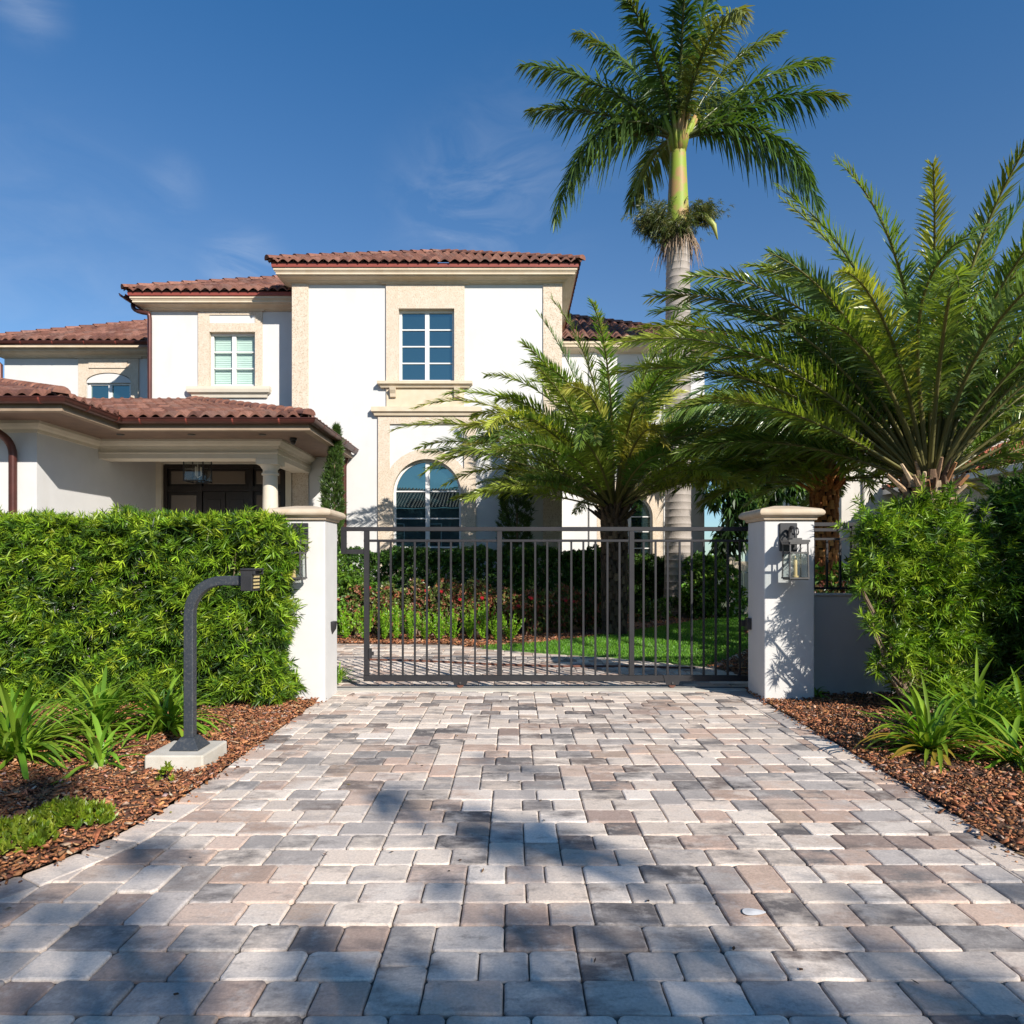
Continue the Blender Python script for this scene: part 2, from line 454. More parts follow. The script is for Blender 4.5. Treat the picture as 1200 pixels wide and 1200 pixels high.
LEFT = [(-2.03,8.02),(-2.13,7.4),(-2.10,4.74),(-2.14,4.1),(-2.19,3.75),(-2.27,3.48),(-2.38,3.27),(-2.62,2.95),(-2.95,2.62),(-3.4,2.3),(-4.0,1.95),(-4.9,1.5)]
RIGHT = [(2.74,8.02),(2.74,7.41),(2.68,4.76),(2.62,3.5),(2.64,2.9),(2.75,2.5),(3.0,2.1),(3.5,1.7),(4.3,1.3)]
def edge_x(P, y):
    for (xa,ya),(xb,yb) in zip(P[:-1], P[1:]):
        if yb <= y <= ya: return xa+(xb-xa)*(y-ya)/(yb-ya)
    return P[0][0] if y > P[0][1] else P[-1][0]

U = .094
def skyline_pack(x0, x1, y0, y1):
    """bands six units deep: mostly three staggered courses, now and then two courses of upright stones"""
    out = []; H = 6*U; y = y0; last = None
    while y < y1-.01:
        x = x0 - rnd.choice([0,1,2,3,4,5])*U
        while x < x1:
            if rnd.random() < .74 or last == 'P':
                n = rnd.choice([5,6,6,7,8]); last = 'L'; pr = None
                for r in range(3):
                    for _ in range(6):
                        k = n; ws = []
                        while k > 0:
                            a = k if k <= 3 else rnd.choice([2,3,3])
                            if k-a == 1: a = 2 if a == 3 else 3
                            if a > k: a = k
                            ws.append(a); k -= a
                        js = set(np.cumsum(ws)[:-1].tolist())
                        if pr is None or not (js & pr): break
                    pr = js; q = x; ya = y+r*2*U
                    for a in ws:
                        out.append((q, q+a*U, ya, ya+2*U)); q += a*U
            else:
                n = rnd.choice([2,4,4]); last = 'P'
                for r in range(2):
                    for c in range(n//2): out.append((x+c*2*U, x+(c+1)*2*U, y+r*3*U, y+(r+1)*3*U))
            x += n*U
        y += H
    return [t for t in out if t[0] < x1 and t[1] > x0 and t[2] < y1-.02]

def clip_half(poly, p, nrm):
    out = []
    for i in range(len(poly)):
        a, b = poly[i], poly[(i+1) % len(poly)]
        da = (a[0]-p[0])*nrm[0]+(a[1]-p[1])*nrm[1]; db = (b[0]-p[0])*nrm[0]+(b[1]-p[1])*nrm[1]
        if da >= 0: out.append(a)
        if da*db < 0:
            t = da/(da-db); out.append((a[0]+(b[0]-a[0])*t, a[1]+(b[1]-a[1])*t))
    return out

LIGHT = [(.72,.61,.51),(.66,.545,.45),(.69,.60,.52),(.60,.505,.425)]
TAN = [(.55,.40,.31),(.50,.36,.285),(.57,.43,.345)]
GREY = [(.38,.335,.305),(.30,.27,.25),(.44,.39,.355)]
RUST = [(.42,.30,.235),(.36,.265,.22),(.45,.335,.26)]
DARK = [(.13,.115,.11),(.18,.16,.15),(.19,.15,.13)]
class Pave:
    def __init__(s): s.v=[]; s.f=[]; s.a=[]; s.b=[]
    def paver(s, poly, gap=.0018):
        if len(poly) < 3: return
        A = sum(poly[i][0]*poly[(i+1)%len(poly)][1]-poly[(i+1)%len(poly)][0]*poly[i][1] for i in range(len(poly)))/2
        if abs(A) < .002: return
        if A < 0: poly = poly[::-1]
        P = [Vector(p) for p in poly]; n = len(P); R = []
        big = min((P[(k+1)%n]-P[k]).length for k in range(n)) > .1
        for i in range(n):                                   # worn corners, slightly ragged edges
            a, p, b = P[i-1], P[i], P[(i+1)%n]
            c = rnd.uniform(.010, .026); c1 = min(c, (a-p).length*.3); c2 = min(c, (b-p).length*.3)
            u1, u2 = p+(a-p).normalized()*c1, p+(b-p).normalized()*c2
            R += [u1, (u1+u2)/2*.45+p*.55 if False else (u1+u2)*.36+p*.28, u2]
            if big:
                for q in (.35, .68):
                    m_ = p+(b-p)*q; R.append(m_ + ((a+b)/2-m_)*rnd.uniform(.0, .016))
        c = sum(R, Vector((0,0)))/len(R)
        def inset(d):
            return [q + (c-q).normalized()*d*1.25 for q in R]
        dz = rnd.uniform(-.003,.003); tx, ty = rnd.uniform(-.012,.012), rnd.uniform(-.012,.012)
        o = len(s.v); m = len(R)
        for d, z in ((gap,-.05),(gap,-.009),(gap+.0025,-.0030),(gap+.0085,0)):
            for q in inset(d):
                s.v.append((q.x, q.y, z + (dz + (q.x-c.x)*tx + (q.y-c.y)*ty if z > -.04 else 0)))
        for r in range(3):
            for i in range(m): s.f.append((o+r*m+i, o+r*m+(i+1)%m, o+(r+1)*m+(i+1)%m, o+(r+1)*m+i))
        s.f.append(tuple(range(o+3*m, o+4*m)))
        u = rnd.random()
        base = rnd.choice(LIGHT if u < .60 else TAN if u < .77 else GREY if u < .91 else RUST)
        j = rnd.uniform(.86,1.12); base = [k*j for k in base]
        v = rnd.random()
        sec = rnd.choice(DARK if v < .52 else GREY if v < .74 else RUST if v < .86 else LIGHT)
        th = rnd.choice([.42,.48,.52,.55,.58,.62,.68])
        s.a += [(*base, th)]*(4*m); s.b += [(*sec, rnd.random())]*(4*m)
    def build(s, name):
        me = bpy.data.meshes.new(name); me.from_pydata(s.v, [], s.f); me.update()
        for nm, arr in (('Col', s.a), ('ColB', s.b)):
            a = me.color_attributes.new(nm, 'FLOAT_COLOR', 'POINT'); a.data.foreach_set('color', np.array(arr, np.float32).ravel())
        o = link(name, me, 'paver'); return tag(o, kind='structure')

BW = .20
def border(P, inner, pv):
    # lay border stones along polyline P; inner = +1 if the drive lies to the +x side
    pts = [Vector(p) for p in P]; acc = [0]
    for a, b in zip(pts[:-1], pts[1:]): acc.append(acc[-1]+(b-a).length)
    def at(s):
        for i in range(len(pts)-1):
            if s <= acc[i+1] or i == len(pts)-2:
                t = (s-acc[i])/(acc[i+1]-acc[i]); d = (pts[i+1]-pts[i]).normalized()
                return pts[i]+(pts[i+1]-pts[i])*t
    def nrm(s):
        a, b = at(max(0,s-.12)), at(min(acc[-1],s+.12)); d = (b-a).normalized()
        return Vector((-d.y, d.x))*inner
    s = .0
    while s < acc[-1]-.1:
        l = rnd.choice([.28,.28,.19]); e = min(acc[-1], s+l)
        a, b = at(s), at(e)
        pv.paver([tuple(a), tuple(b), tuple(b+nrm(e)*BW), tuple(a+nrm(s)*BW)]); s = e
pv = Pave()
for (x0,x1,y0,y1) in skyline_pack(-5.2, 4.7, -.55, 8.0):
    cx, cy = (x0+x1)/2, (y0+y1)/2
    poly = [(x0,y0),(x1,y0),(x1,y1),(x0,y1)]
    poly = clip_half(poly, (0,7.98), (0,-1))
    for P, sgn in ((LEFT,1),(RIGHT,-1)):
        yy = min(max(cy, P[-1][1]), 7.99)
        ya, yb = yy-.06, yy+.06
        pa, pb = Vector((edge_x(P,ya),ya)), Vector((edge_x(P,yb),yb))
        d = (pb-pa).normalized(); nn = Vector((d.y,-d.x))*sgn
        if cy > P[-1][1]-.3 and len(poly) >= 3: poly = clip_half(poly, tuple((pa+pb)/2+nn*BW), tuple(nn))
    if len(poly) >= 3: pv.paver(poly)
border(LEFT, 1, pv); border(RIGHT, -1, pv)
pv.build('driveway')
sb = MB(); pts = [(x,y) for x,y in LEFT]+[(-4.9,-.55),(4.3,-.55)]+[(x,y) for x,y in RIGHT[::-1]]
# joint bed under the stones
sb.add([(-5.2,-.6,-.02),(4.8,-.6,-.02),(4.8,1.2,-.02),(-5.2,1.2,-.02)], [(0,1,2,3)])
for (xa,ya) in zip(LEFT[:-1], LEFT[1:]):
    sb.add([(xa[0]+.01,xa[1],-.016),(3.6,xa[1],-.016),(3.6,ya[1],-.016),(ya[0]+.01,ya[1],-.016)], [(0,1,2,3)])
tag(sb.build('paving_bed', 'sand'), kind='structure')

pv = Pave()
for (x0,x1,y0,y1) in skyline_pack(-8.5, 4.6, 8.32, 13.2):
    pv.paver([(x0,y0),(x1,y0),(x1,y1),(x0,y1)])
for (x0,x1,y0,y1) in skyline_pack(-16.0, -8.51, 8.32, 14.4)+skyline_pack(-8.5, -4.35, 13.21, 14.4):
    pv.paver([(x0,y0),(x1,y0),(x1,y1),(x0,y1)])
pv.build('inner_driveway')
sb = MB(); sb.add([(-16,8.3,-.02),(4.7,8.3,-.02),(4.7,14.4,-.02),(-16,14.4,-.02)], [(0,1,2,3)])
tag(sb.build('inner_paving_bed', 'sand'), kind='structure')

def patch(name, poly, mat, h, edge=.15, amp=.03, step=.12, base=-.05, kind='structure'):
    """gently mounded bed over a polygon"""
    me = bpy.data.meshes.new(name); bm = bmesh.new()
    f = bm.faces.new([bm.verts.new((x, y, 0)) for x, y in poly])
    bmesh.ops.triangulate(bm, faces=[f])
    xs = [p[0] for p in poly]; ys = [p[1] for p in poly]
    for ax, lo, hi in ((0,min(xs),max(xs)),(1,min(ys),max(ys))):
        k = max(step, (hi-lo)/90); q = lo+k
        while q < hi:
            no = (1,0,0) if ax == 0 else (0,1,0); c = (q,0,0) if ax == 0 else (0,q,0)
            bmesh.ops.bisect_plane(bm, geom=bm.verts[:]+bm.edges[:]+bm.faces[:], plane_co=c, plane_no=no, dist=1e-5); q += k
    E = [(np.array(poly[i]), np.array(poly[(i+1)%len(poly)])) for i in range(len(poly))]
    for v in bm.verts:
        p = np.array((v.co.x, v.co.y)); d = 1e9
        for a, b in E:
            t = np.clip(np.dot(p-a, b-a)/np.dot(b-a, b-a), 0, 1); d = min(d, np.linalg.norm(p-a-(b-a)*t))
        v.co.z = base + (h-base)*min(1, d/edge) + amp*(math.sin(v.co.x*5.1+v.co.y*3.3)+math.sin(v.co.x*2.3-v.co.y*6.1))*.5*min(1, d/edge)
    bm.to_mesh(me); bm.free()
    return tag(link(name, me, mat, smooth=True), kind=kind)

bedL = [(-2.13,8.3),(-2.14,7.4),(-2.11,4.74),(-2.15,4.1),(-2.20,3.75),(-2.28,3.48),(-2.40,3.27),(-2.64,2.95),(-2.97,2.62),(-3.42,2.3),(-4.02,1.95),(-9,1.9),(-9,8.3)]
bedR = [(2.75,8.3),(9.5,8.3),(9.5,1.6),(3.6,1.7),(3.02,2.1),(2.77,2.5),(2.66,2.9),(2.64,3.5),(2.70,4.76),(2.76,7.41)]
patch('mulch_bed', bedL, 'soil', .012, .08, .016, base=.0)
patch('mulch_bed', bedR, 'soil', .012, .08, .016, base=.0)
lawn = [(-.6,12.0),(.57,11.3),(1.55,10.8),(2.3,10.26),(2.77,9.84),(3.2,10.4),(4.2,12),(6,14.2),(8,18.5),(8,19.6),(6.2,19.2),(4.9,17.6),(3.4,15.7),(1.87,13.95),(.63,12.65)]
patch('lawn', lawn, 'lawn', .035, .08, .01, base=-.01)
bedI = [(-4.3,12.72),(-4,12.7),(-1.2,12.55),(-.6,12.05),(.63,12.7),(1.87,14.0),(3.4,15.75),(4.9,17.65),(6.2,19.3),(8,19.7),(12,19.7),(12,20.4),(1.4,20.4),(1.4,16.9),(-4.3,16.9)]
patch('mulch_bed', bedI, 'soil', .03, .12, .02, step=.3, base=-.01)
bedQ = [(2.8,9.8),(3.3,8.35),(12,8.35),(12,19.6),(8.05,19.5),(6.05,14.15),(4.25,11.95),(3.22,10.36)]
patch('mulch_bed', bedQ, 'soil', .03, .12, .02, step=.3, base=-.01)

def in_poly(P, x, y):
    c = np.zeros(len(x), bool); n = len(P)
    for i in range(n):
        (xa,ya),(xb,yb) = P[i], P[(i+1)%n]
        k = ((ya > y) != (yb > y)) & (x < (xb-xa)*(y-ya)/((yb-ya) or 1e-9)+xa); c ^= k
    return c

def scatter(P, n, bb):
    x = rng.uniform(bb[0], bb[1], n); y = rng.uniform(bb[2], bb[3], n); k = in_poly(P, x, y)
    return x[k], y[k]

def chips(n, poly, bb, zb=.03, big=1.0):
    x, y = scatter(poly, n, bb); m = len(x)
    L = rng.gamma(2.6, .0105, m).clip(.008,.105)*big; Wd = L*rng.uniform(.16,.6,m)*np.where(L > .06*big, .7, 1); T = rng.uniform(.003,.010,m)*big
    az = rng.uniform(0,2*PI,m); tl = rng.normal(0,.32,m); rl = rng.normal(0,.4,m)
    d = np.stack([np.cos(az)*np.cos(tl), np.sin(az)*np.cos(tl), np.sin(tl)],1)
    s0 = np.stack([-np.sin(az), np.cos(az), np.zeros(m)],1); nn = np.cross(d, s0)
    s = s0*np.cos(rl)[:,None]+nn*np.sin(rl)[:,None]; nn = np.cross(d, s)
    c = np.stack([x, y, zb-.012+rng.uniform(-.008,.026,m)],1)
    V = []
    for k in (-1,1):
        for a,b in ((-1,-1),(1,-1),(1,1),(-1,1)):
            V.append(c + d*(a*L/2*(1-.25*(b>0)))[:,None] + s*(b*Wd/2)[:,None] + nn*(k*T/2)[:,None])
    V = np.stack(V,1).reshape(-1,3)
    F = (np.array([[0,3,2,1],[4,5,6,7],[0,1,5,4],[1,2,6,5],[2,3,7,6],[3,0,4,7]])[None]+(np.arange(m)*8)[:,None,None]).reshape(-1,4)
    C = pick_cols(m, [(.31,.125,.055),(.22,.085,.038),(.41,.18,.082),(.46,.27,.165),(.10,.043,.025),(.36,.25,.19)], [30,26,20,7,14,5], .2)
    return V, F, np.repeat(C, 8, 0)
def wz(bb): return bb
V,F,C = join_arr([chips(46000, [(x+.045,y-.02) for x,y in bedL], (-5.2,-2.05,1.85,8.0)), chips(40000, [(x-.04,y-.01) for x,y in bedR], (2.56,6.6,2.0,8.0)), chips(1500, [(x+.13,y-.06) for x,y in bedL], (-3.4,-1.9,2.4,7.6), zb=.02, big=.8), chips(1500, [(x-.12,y-.04) for x,y in bedR], (2.4,3.2,2.3,7.6), zb=.02, big=.8)])
tag(quads_mesh('bark_mulch', V, F, C, 'mulch'), 'loose red brown bark chips covering both front beds', 'mulch', kind='stuff')
V,F,C = join_arr([chips(14000, bedI, (-6,2.5,12.0,14.3), big=1.5, zb=.04), chips(9000, bedQ, (2.8,7,8.4,13), big=1.4, zb=.04), chips(5000, bedI, (2,7.5,14,19.8), big=1.6, zb=.04)])
tag(quads_mesh('bark_mulch', V, F, C, 'mulch'), 'bark chips on the planting beds behind the gate', 'mulch', kind='stuff')

x, y = scatter(lawn, 120000, (-.7,8.2,9.8,19.6)); m = len(x)
d = unit(np.stack([rng.normal(0,.45,m), rng.normal(0,.45,m), np.ones(m)],1))
V,F = leaf_strips(np.stack([x,y,np.full(m,.03)],1), d, rng.uniform(.04,.075,m), .009, .15, basew=.9)
tag(quads_mesh('grass', V, F, np.repeat(pick_cols(m,[(.10,.26,.015),(.16,.34,.025),(.07,.19,.012)],[5,4,3],.15),6,0), 'turf'),
    'short bright green grass on the lawn behind the gate', 'grass', kind='stuff')

# wind-blown bits and a pale splash on the stones
m = 46; x = rng.uniform(-2.4,2.6,m); y = rng.uniform(2.3,7.9,m)
a = rng.uniform(0,2*PI,m); V,F = leaf_strips(np.stack([x,y,np.full(m,.007)],1), np.stack([np.cos(a),np.sin(a),rng.uniform(0,.25,m)],1), rng.uniform(.010,.035,m), rng.uniform(.007,.018,m), .0, ref=np.tile([[0,0,1.]],(m,1)))
tag(quads_mesh('leaf_litter', V, F, np.repeat(pick_cols(m,[(.10,.05,.025),(.22,.13,.05),(.06,.04,.025),(.28,.22,.06)],[5,3,4,1]),6,0), 'mulch'), 'tiny scattered leaf bits on the driveway stones', 'leaf litter', kind='stuff')
q = MB(); A = [(1.03+.05*math.cos(k*PI/9)*(1+.22*math.cos(k*PI/9+.6)), 2.93+.030*math.sin(k*PI/9)*(1-.25*math.cos(k*PI/9))) for k in range(18)]
q.add([(p[0],p[1],.0045) for p in A]+[(1.03,2.93,.0075)], [(k,(k+1)%18,18) for k in range(18)])
M['splash'] = surf('pale_splash', (.70,.68,.66), (.60,.58,.56), 30, rough=.9)
tag(q.build('paint_splash', 'splash'), 'small pale splash mark on a driveway stone in the near right', 'splash mark')

# ------------------------------------------------------------------ house
TILE_W, TILE_L = .245, .40
TILEC = [(.185,.082,.056),(.155,.066,.045),(.215,.10,.07),(.125,.055,.040),(.17,.088,.066)]
def tile_mesh(name, p0, u, v, width, run, slope, clips, z0, parent, mat='tile'):
    """barrel-tile slope: p0 eave start, u along the eave, v up the slope (plan), clips = [(point, keep-normal)]"""
    u = Vector(u); v = Vector(v); nx = 6
    cols = int(width/TILE_W)+1; rows = int(run/TILE_L)+1
    hh = [-.012, .034, .080, .098, .080, .034]
    vs=[]; fs=[]; cs=[]
    for r in range(rows):
        for c in range(cols):
            jit = rnd.uniform(-.005,.005); o = len(vs); k = rnd.choice(TILEC); j = rnd.uniform(.82,1.15); colr = (k[0]*j,k[1]*j,k[2]*j,1)
            for (t, lift) in ((r*TILE_L-.02, .0), (r*TILE_L, .038), ((r+1)*TILE_L, .006)):
                for q in range(nx+1):
                    s = (c+q/nx)*TILE_W; h = hh[q % nx]
                    hz = h + lift + jit
                    if t < r*TILE_L: hz = h*.72 + .0; t2 = r*TILE_L+.004
                    else: t2 = t
                    P = Vector(p0)+u*s+v*t2
                    vs.append((P.x, P.y, z0 + slope*t2 + hz)); cs.append(colr)
            for a in range(2):
                for q in range(nx): fs.append((o+a*(nx+1)+q, o+a*(nx+1)+q+1, o+(a+1)*(nx+1)+q+1, o+(a+1)*(nx+1)+q))
    me = bpy.data.meshes.new(name); me.from_pydata(vs, [], fs); me.update()
    a = me.color_attributes.new('Col','FLOAT_COLOR','POINT'); a.data.foreach_set('color', np.array(cs,np.float32).ravel())
    bm = bmesh.new(); bm.from_mesh(me)
    for p, n in clips:
        bmesh.ops.bisect_plane(bm, geom=bm.verts[:]+bm.edges[:]+bm.faces[:], plane_co=(p[0],p[1],0), plane_no=(n[0],n[1],0), clear_inner=True, dist=1e-5)
    # underlay sheet under the tiles
    bm.to_mesh(me); bm.free()
    o = link(name, me, mat, parent)
    return o

def deck(name, poly, z0, p0, v, slope, parent, drop=.012):
    b = MB(); v = Vector(v)
    b.add([(x, y, z0-drop + slope*((Vector((x,y))-Vector(p0)).dot(v))) for x,y in poly], [tuple(range(len(poly)))])
    return b.build(name, 'underlay', parent)

def hip_caps(p0, p1, parent, r=.11, name='ridge'):
    p0, p1 = Vector(p0), Vector(p1); L = (p1-p0).length; n = max(1, int(L/.38)); d = (p1-p0)/L
    side = d.cross(Vector((0,0,1))).normalized(); up = side.cross(d).normalized(); b = MB()
    for i in range(n):
        a, e = p0+d*(L*i/n-.02), p0+d*(L*(i+1)/n+.03); k = rnd.choice(TILEC); j = rnd.uniform(.95,1.35); col = (k[0]*j,k[1]*j,k[2]*j,1)
        vs = []
        for q, rr, lf in ((a, r*1.08, .05), (e, r*.86, .03)):
            for s in range(8):
                t = PI*s/7; vs.append(q + side*math.cos(t)*rr + up*(math.sin(t)*rr*.85+lf-.05))
        fs = [(s, s+1, 8+s+1, 8+s) for s in range(7)] + [tuple(range(8))] + [tuple(range(15,7,-1))]
        b.add(vs, fs, col)
    return b.build(name, 'tile', parent, colors=True)

house = thing('house', (-3, 17, 0), 'large white two-storey villa with brown tiled roofs standing behind the metal gate', 'house')

def window(x0, x1, z0, z1, y, rows, cols=2, arch=False, glass='glass', blind=False, name='window', fw=.07, bars=True, rowz=None, parent=None, rise=None):
    """casement window: frame (part) with glass (sub-part); frame front at y"""
    b = MB(); cx = (x0+x1)/2; r = (x1-x0)/2; zs = z1-(rise or r) if arch else z1
    b.box(x0, x0+fw, y, y+.07, z0, zs); b.box(x1-fw, x1, y, y+.07, z0, zs); b.box(x0+fw, x1-fw, y, y+.07, z0, z0+fw)
    if not arch: b.box(x0+fw, x1-fw, y, y+.07, z1-fw, z1)
    else:
        n = 24; A=[]; 
        for i in range(n+1):
            t = PI-PI*i/n
            for rr in (r, r-fw):
                for yy in (y, y+.07): A.append((cx+rr*math.cos(t), yy, zs+((rise or r)*rr/r)*math.sin(t)))
        fs = []
        for i in range(n):
            k = i*4
            fs += [(k,k+4,k+6,k+2),(k+1,k+3,k+7,k+5),(k,k+1,k+5,k+4),(k+2,k+6,k+7,k+3)]
        b.add(A, fs)
    mw = .105
    top = z1-fw if not arch else z1-fw*.9
    for i in range(1, cols):
        xx = x0+(x1-x0)*i/cols; b.box(xx-mw/2, xx+mw/2, y+.004, y+.074, z0+fw, top)
    zz = rowz if rowz is not None else [z0+fw+(z1-z0-2*fw)*i/rows for i in range(1, rows)]
    for z in zz:
        hw = r-fw*.8
        if arch and z > zs: hw = math.sqrt(max(.01, (r-fw*.8)**2-((z-zs)*r/(rise or r))**2))
        b.box(cx-hw, cx+hw, y+.012, y+.06, z-.016, z+.016)
    f = b.build(name, 'white', parent or house)
    gb = MB(); yy = y+.045
    poly = [(x0+.02, z0+.02), (x1-.02, z0+.02)]
    if arch: poly += [(cx+(r-.02)*math.cos(PI*i/24), zs+((rise or r)-.02)*math.sin(PI*i/24)) for i in range(25)]
    else: poly += [(x1-.02, z1-.02), (x0+.02, z1-.02)]
    gb.add([(p[0], yy, p[1]) for p in poly], [tuple(range(len(poly)))])
    gl = gb.build('glass', 'clearglass' if blind else glass, f)
    if blind:
        sb = MB(); z = z0+.06
        while z < z1-.06:
            for (a, e) in ((x0+fw, cx-.03), (cx+.03, x1-fw)):
                sb.cbox(((a+e)/2, y+.11, z), (e-a, .010, .052), rx=math.radians(-18))
            z += .048
        sb.box(x0, x1, y+.16, y+.18, z0, z1)
        sb.build('shutter', 'blind', f)
    return f

WY = 17.0
# main block walls with real openings
b = MB()
X0, X1, ZT = -5.46, 1.23, 8.5
ux0, ux1, uz0, uz1 = -2.82, -1.43, 6.02, 7.83      # upper window opening
acx, ar, azs, azb = -2.115, .86, 3.24, 1.35        # arched opening
b.box(X0, ux0, WY, WY+.3, 4.6, ZT); b.box(ux1, X1, WY, WY+.3, 4.6, ZT)
b.box(ux0, ux1, WY, WY+.3, 4.6, uz0); b.box(ux0, ux1, WY, WY+.3, uz1, ZT)
b.plate(X0, X1, 0, 4.6, WY, WY+.3, acx, ar, azs, zb=azb)
b.box(X0, X0+.3, WY+.3, 24, 0, ZT); b.box(X1-.3, X1, WY+.3, 24, 0, ZT); b.box(X0+.3, X1-.3, 23.7, 24, 0, ZT)
b.build('wall', 'stucco', house)
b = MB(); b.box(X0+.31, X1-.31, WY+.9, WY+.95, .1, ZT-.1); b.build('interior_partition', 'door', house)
# corner piers
for xa, xb in ((-5.475, -5.06), (.77, 1.245)):
    q = MB(); q.box(xa, xb, WY-.035, WY+.1, 0, 8.45); q.build('corner_pier', 'coral', house, bevel=.008)
# upper window surround, panel, sill
q = MB()
q.box(-3.13, ux0+.003, WY-.05, WY+.16, uz0-.02, 8.45); q.box(ux1-.003, -1.18, WY-.05, WY+.16, uz0-.02, 8.45); q.box(ux0+.003, ux1-.003, WY-.05, WY+.16, uz1-.003, 8.45)
q.build('window_surround', 'coral', house)
q = MB(); q.box(-3.12, -1.19, WY-.045, WY+.05, 5.37, uz0-.17)
q.build('apron_panel', 'cast', house)
q = MB(); q.sweep([(-3.2,WY+.1),(-3.2,WY-.05),(-1.11,WY-.05),(-1.11,WY+.1)], [(0,5.85),(.05,5.85),(.075,5.90),(.13,5.93),(.13,6.0),(0,6.02)])
q.box(-3.14,-1.17,WY-.06,WY+.15,5.84,6.02); sl_ = q.build('window_sill', 'cast', house)
for xx in (-2.95, -1.36):
    q = MB(); q.sweep([(xx-.07,WY-.06),(xx+.07,WY-.06)], [(0,5.60),(.05,5.62),(.06,5.70),(.11,5.78),(.13,5.848),(0,5.848)])
    q.build('bracket', 'cast', house)
window(ux0-.004, ux1+.004, uz0+.0, uz1+.004, WY+.1, 4)
# string course and arched surround
q = MB(); q.sweep([(-3.36,WY+.1),(-3.36,WY-.05),(-.87,WY-.05),(-.87,WY+.1)], [(0,5.16),(.05,5.16),(.07,5.22),(.12,5.25),(.12,5.36),(.06,5.38),(0,5.38)])
q.box(-3.36,-.87,WY-.05,WY+.1,5.17,5.37); q.build('string_course', 'cast', house)
q = MB(); q.box(-3.33,-3.04,WY-.05,WY+.1,0,5.17); q.box(-1.19,-.90,WY-.05,WY+.1,0,5.17); q.box(-3.04,-1.19,WY-.05,WY+.1,4.96,5.17)
n = 28
ro, ri = 1.10, ar-.01
A = []
for i in range(n+1):
    t = PI-PI*i/n
    for rr in (ro, ri):
        xx = acx+rr*math.cos(t); xx = min(max(xx, -3.04), -1.19)
        for yy in (WY-.05, WY+.16): A.append((xx, yy, azs+rr*math.sin(t)))
fs = []
for i in range(n):
    k = i*4; fs += [(k,k+4,k+6,k+2),(k+1,k+3,k+7,k+5),(k,k+1,k+5,k+4),(k+2,k+6,k+7,k+3)]
q.add(A, fs); q.box(-3.04, acx-ri, WY-.05, WY+.16, .6, azs); q.box(acx+ri, -1.19, WY-.05, WY+.16, .6, azs); q.box(acx-ri, acx+ri, WY-.05, WY+.16, .6, azb)
q.build('arch_surround', 'coral', house)
window(acx-.862, acx+.862, azb, azs+.862, WY+.1, 4, arch=True, rowz=[1.9, 2.62, 3.30])

# cornices
def cornice(path, zb, out=.35, h=.28, side=1):
    q = MB(); k = h/.28
    q.sweep(path, [(0,zb),(.045,zb),(.05,zb+.025*k),(.10,zb+.032*k),(.12,zb+.06*k),(.18,zb+.085*k),(out-.10,zb+.10*k),(out-.09,zb+.125*k),(out-.045,zb+.13*k),(out-.045,zb+.185*k),(out-.025,zb+.19*k),(out-.02,zb+.215*k),(out,zb+.222*k),(out,zb+.28*k),(0,zb+.28*k)], side)
    return q.build('cornice', 'cast', house)
cornice([(X0,21),(X0,WY),(X1,WY),(X1,24)], 8.44, .36, .27)
q = MB(); q.sweep([(-3.2,WY),(-3.2,WY-.05),(-1.11,WY-.05),(-1.11,WY)], [(0,8.43),(.03,8.43),(.05,8.52),(.10,8.535),(.15,8.583),(0,8.583)]); q.build('cornice_break', 'cast', house)
q = MB(); q.sweep([(X0,21),(X0,WY),(X1,WY),(X1,24)], [(0,8.712),(.39,8.712),(.40,8.80),(0,8.80)]); q.build('fascia', 'fascia', house)
E = .46; ez = 8.80; sp = .5
ex0, ex1, ey0, ey1 = X0-E, X1+E, WY-E, 24+E
W_ = ex1-ex0; run = W_/2
main_roof = tile_mesh('roof', (ex0,ey0), (1,0), (0,1), W_, run, sp, [((ex0,ey0),(1,-1)),((ex1,ey0),(-1,-1))], ez, house)
tile_mesh('roof_slope', (ex0,ey1), (0,-1), (1,0), ey1-ey0, run, sp, [((ex0,ey0),(-1,1)),((ex0,ey1),(-1,-1)),((ex0+run,0),(-1,0))], ez, main_roof)
tile_mesh('roof_slope', (ex1,ey0), (0,1), (-1,0), ey1-ey0, run, sp, [((ex1,ey0),(1,1)),((ex1,ey1),(1,-1)),((ex1-run,0),(1,0))], ez, main_roof)
deck('underlay', [(ex0+.03,ey0+.03),(ex1-.03,ey0+.03),(ex0+run,ey0+run)], ez, (ex0,ey0), (0,1), sp, main_roof)
hip_caps((ex0,ey0,ez+.07), (ex0+run,ey0+run,ez+.07+sp*run), main_roof)
hip_caps((ex1,ey0,ez+.07), (ex0+run,ey0+run,ez+.07+sp*run), main_roof)
q = MB(); q.box(ex0+.08, ex1-.08, ey0+.08, ey1-.08, ez-.02, ez-.004); q.build('roof_deck', 'underlay', house)

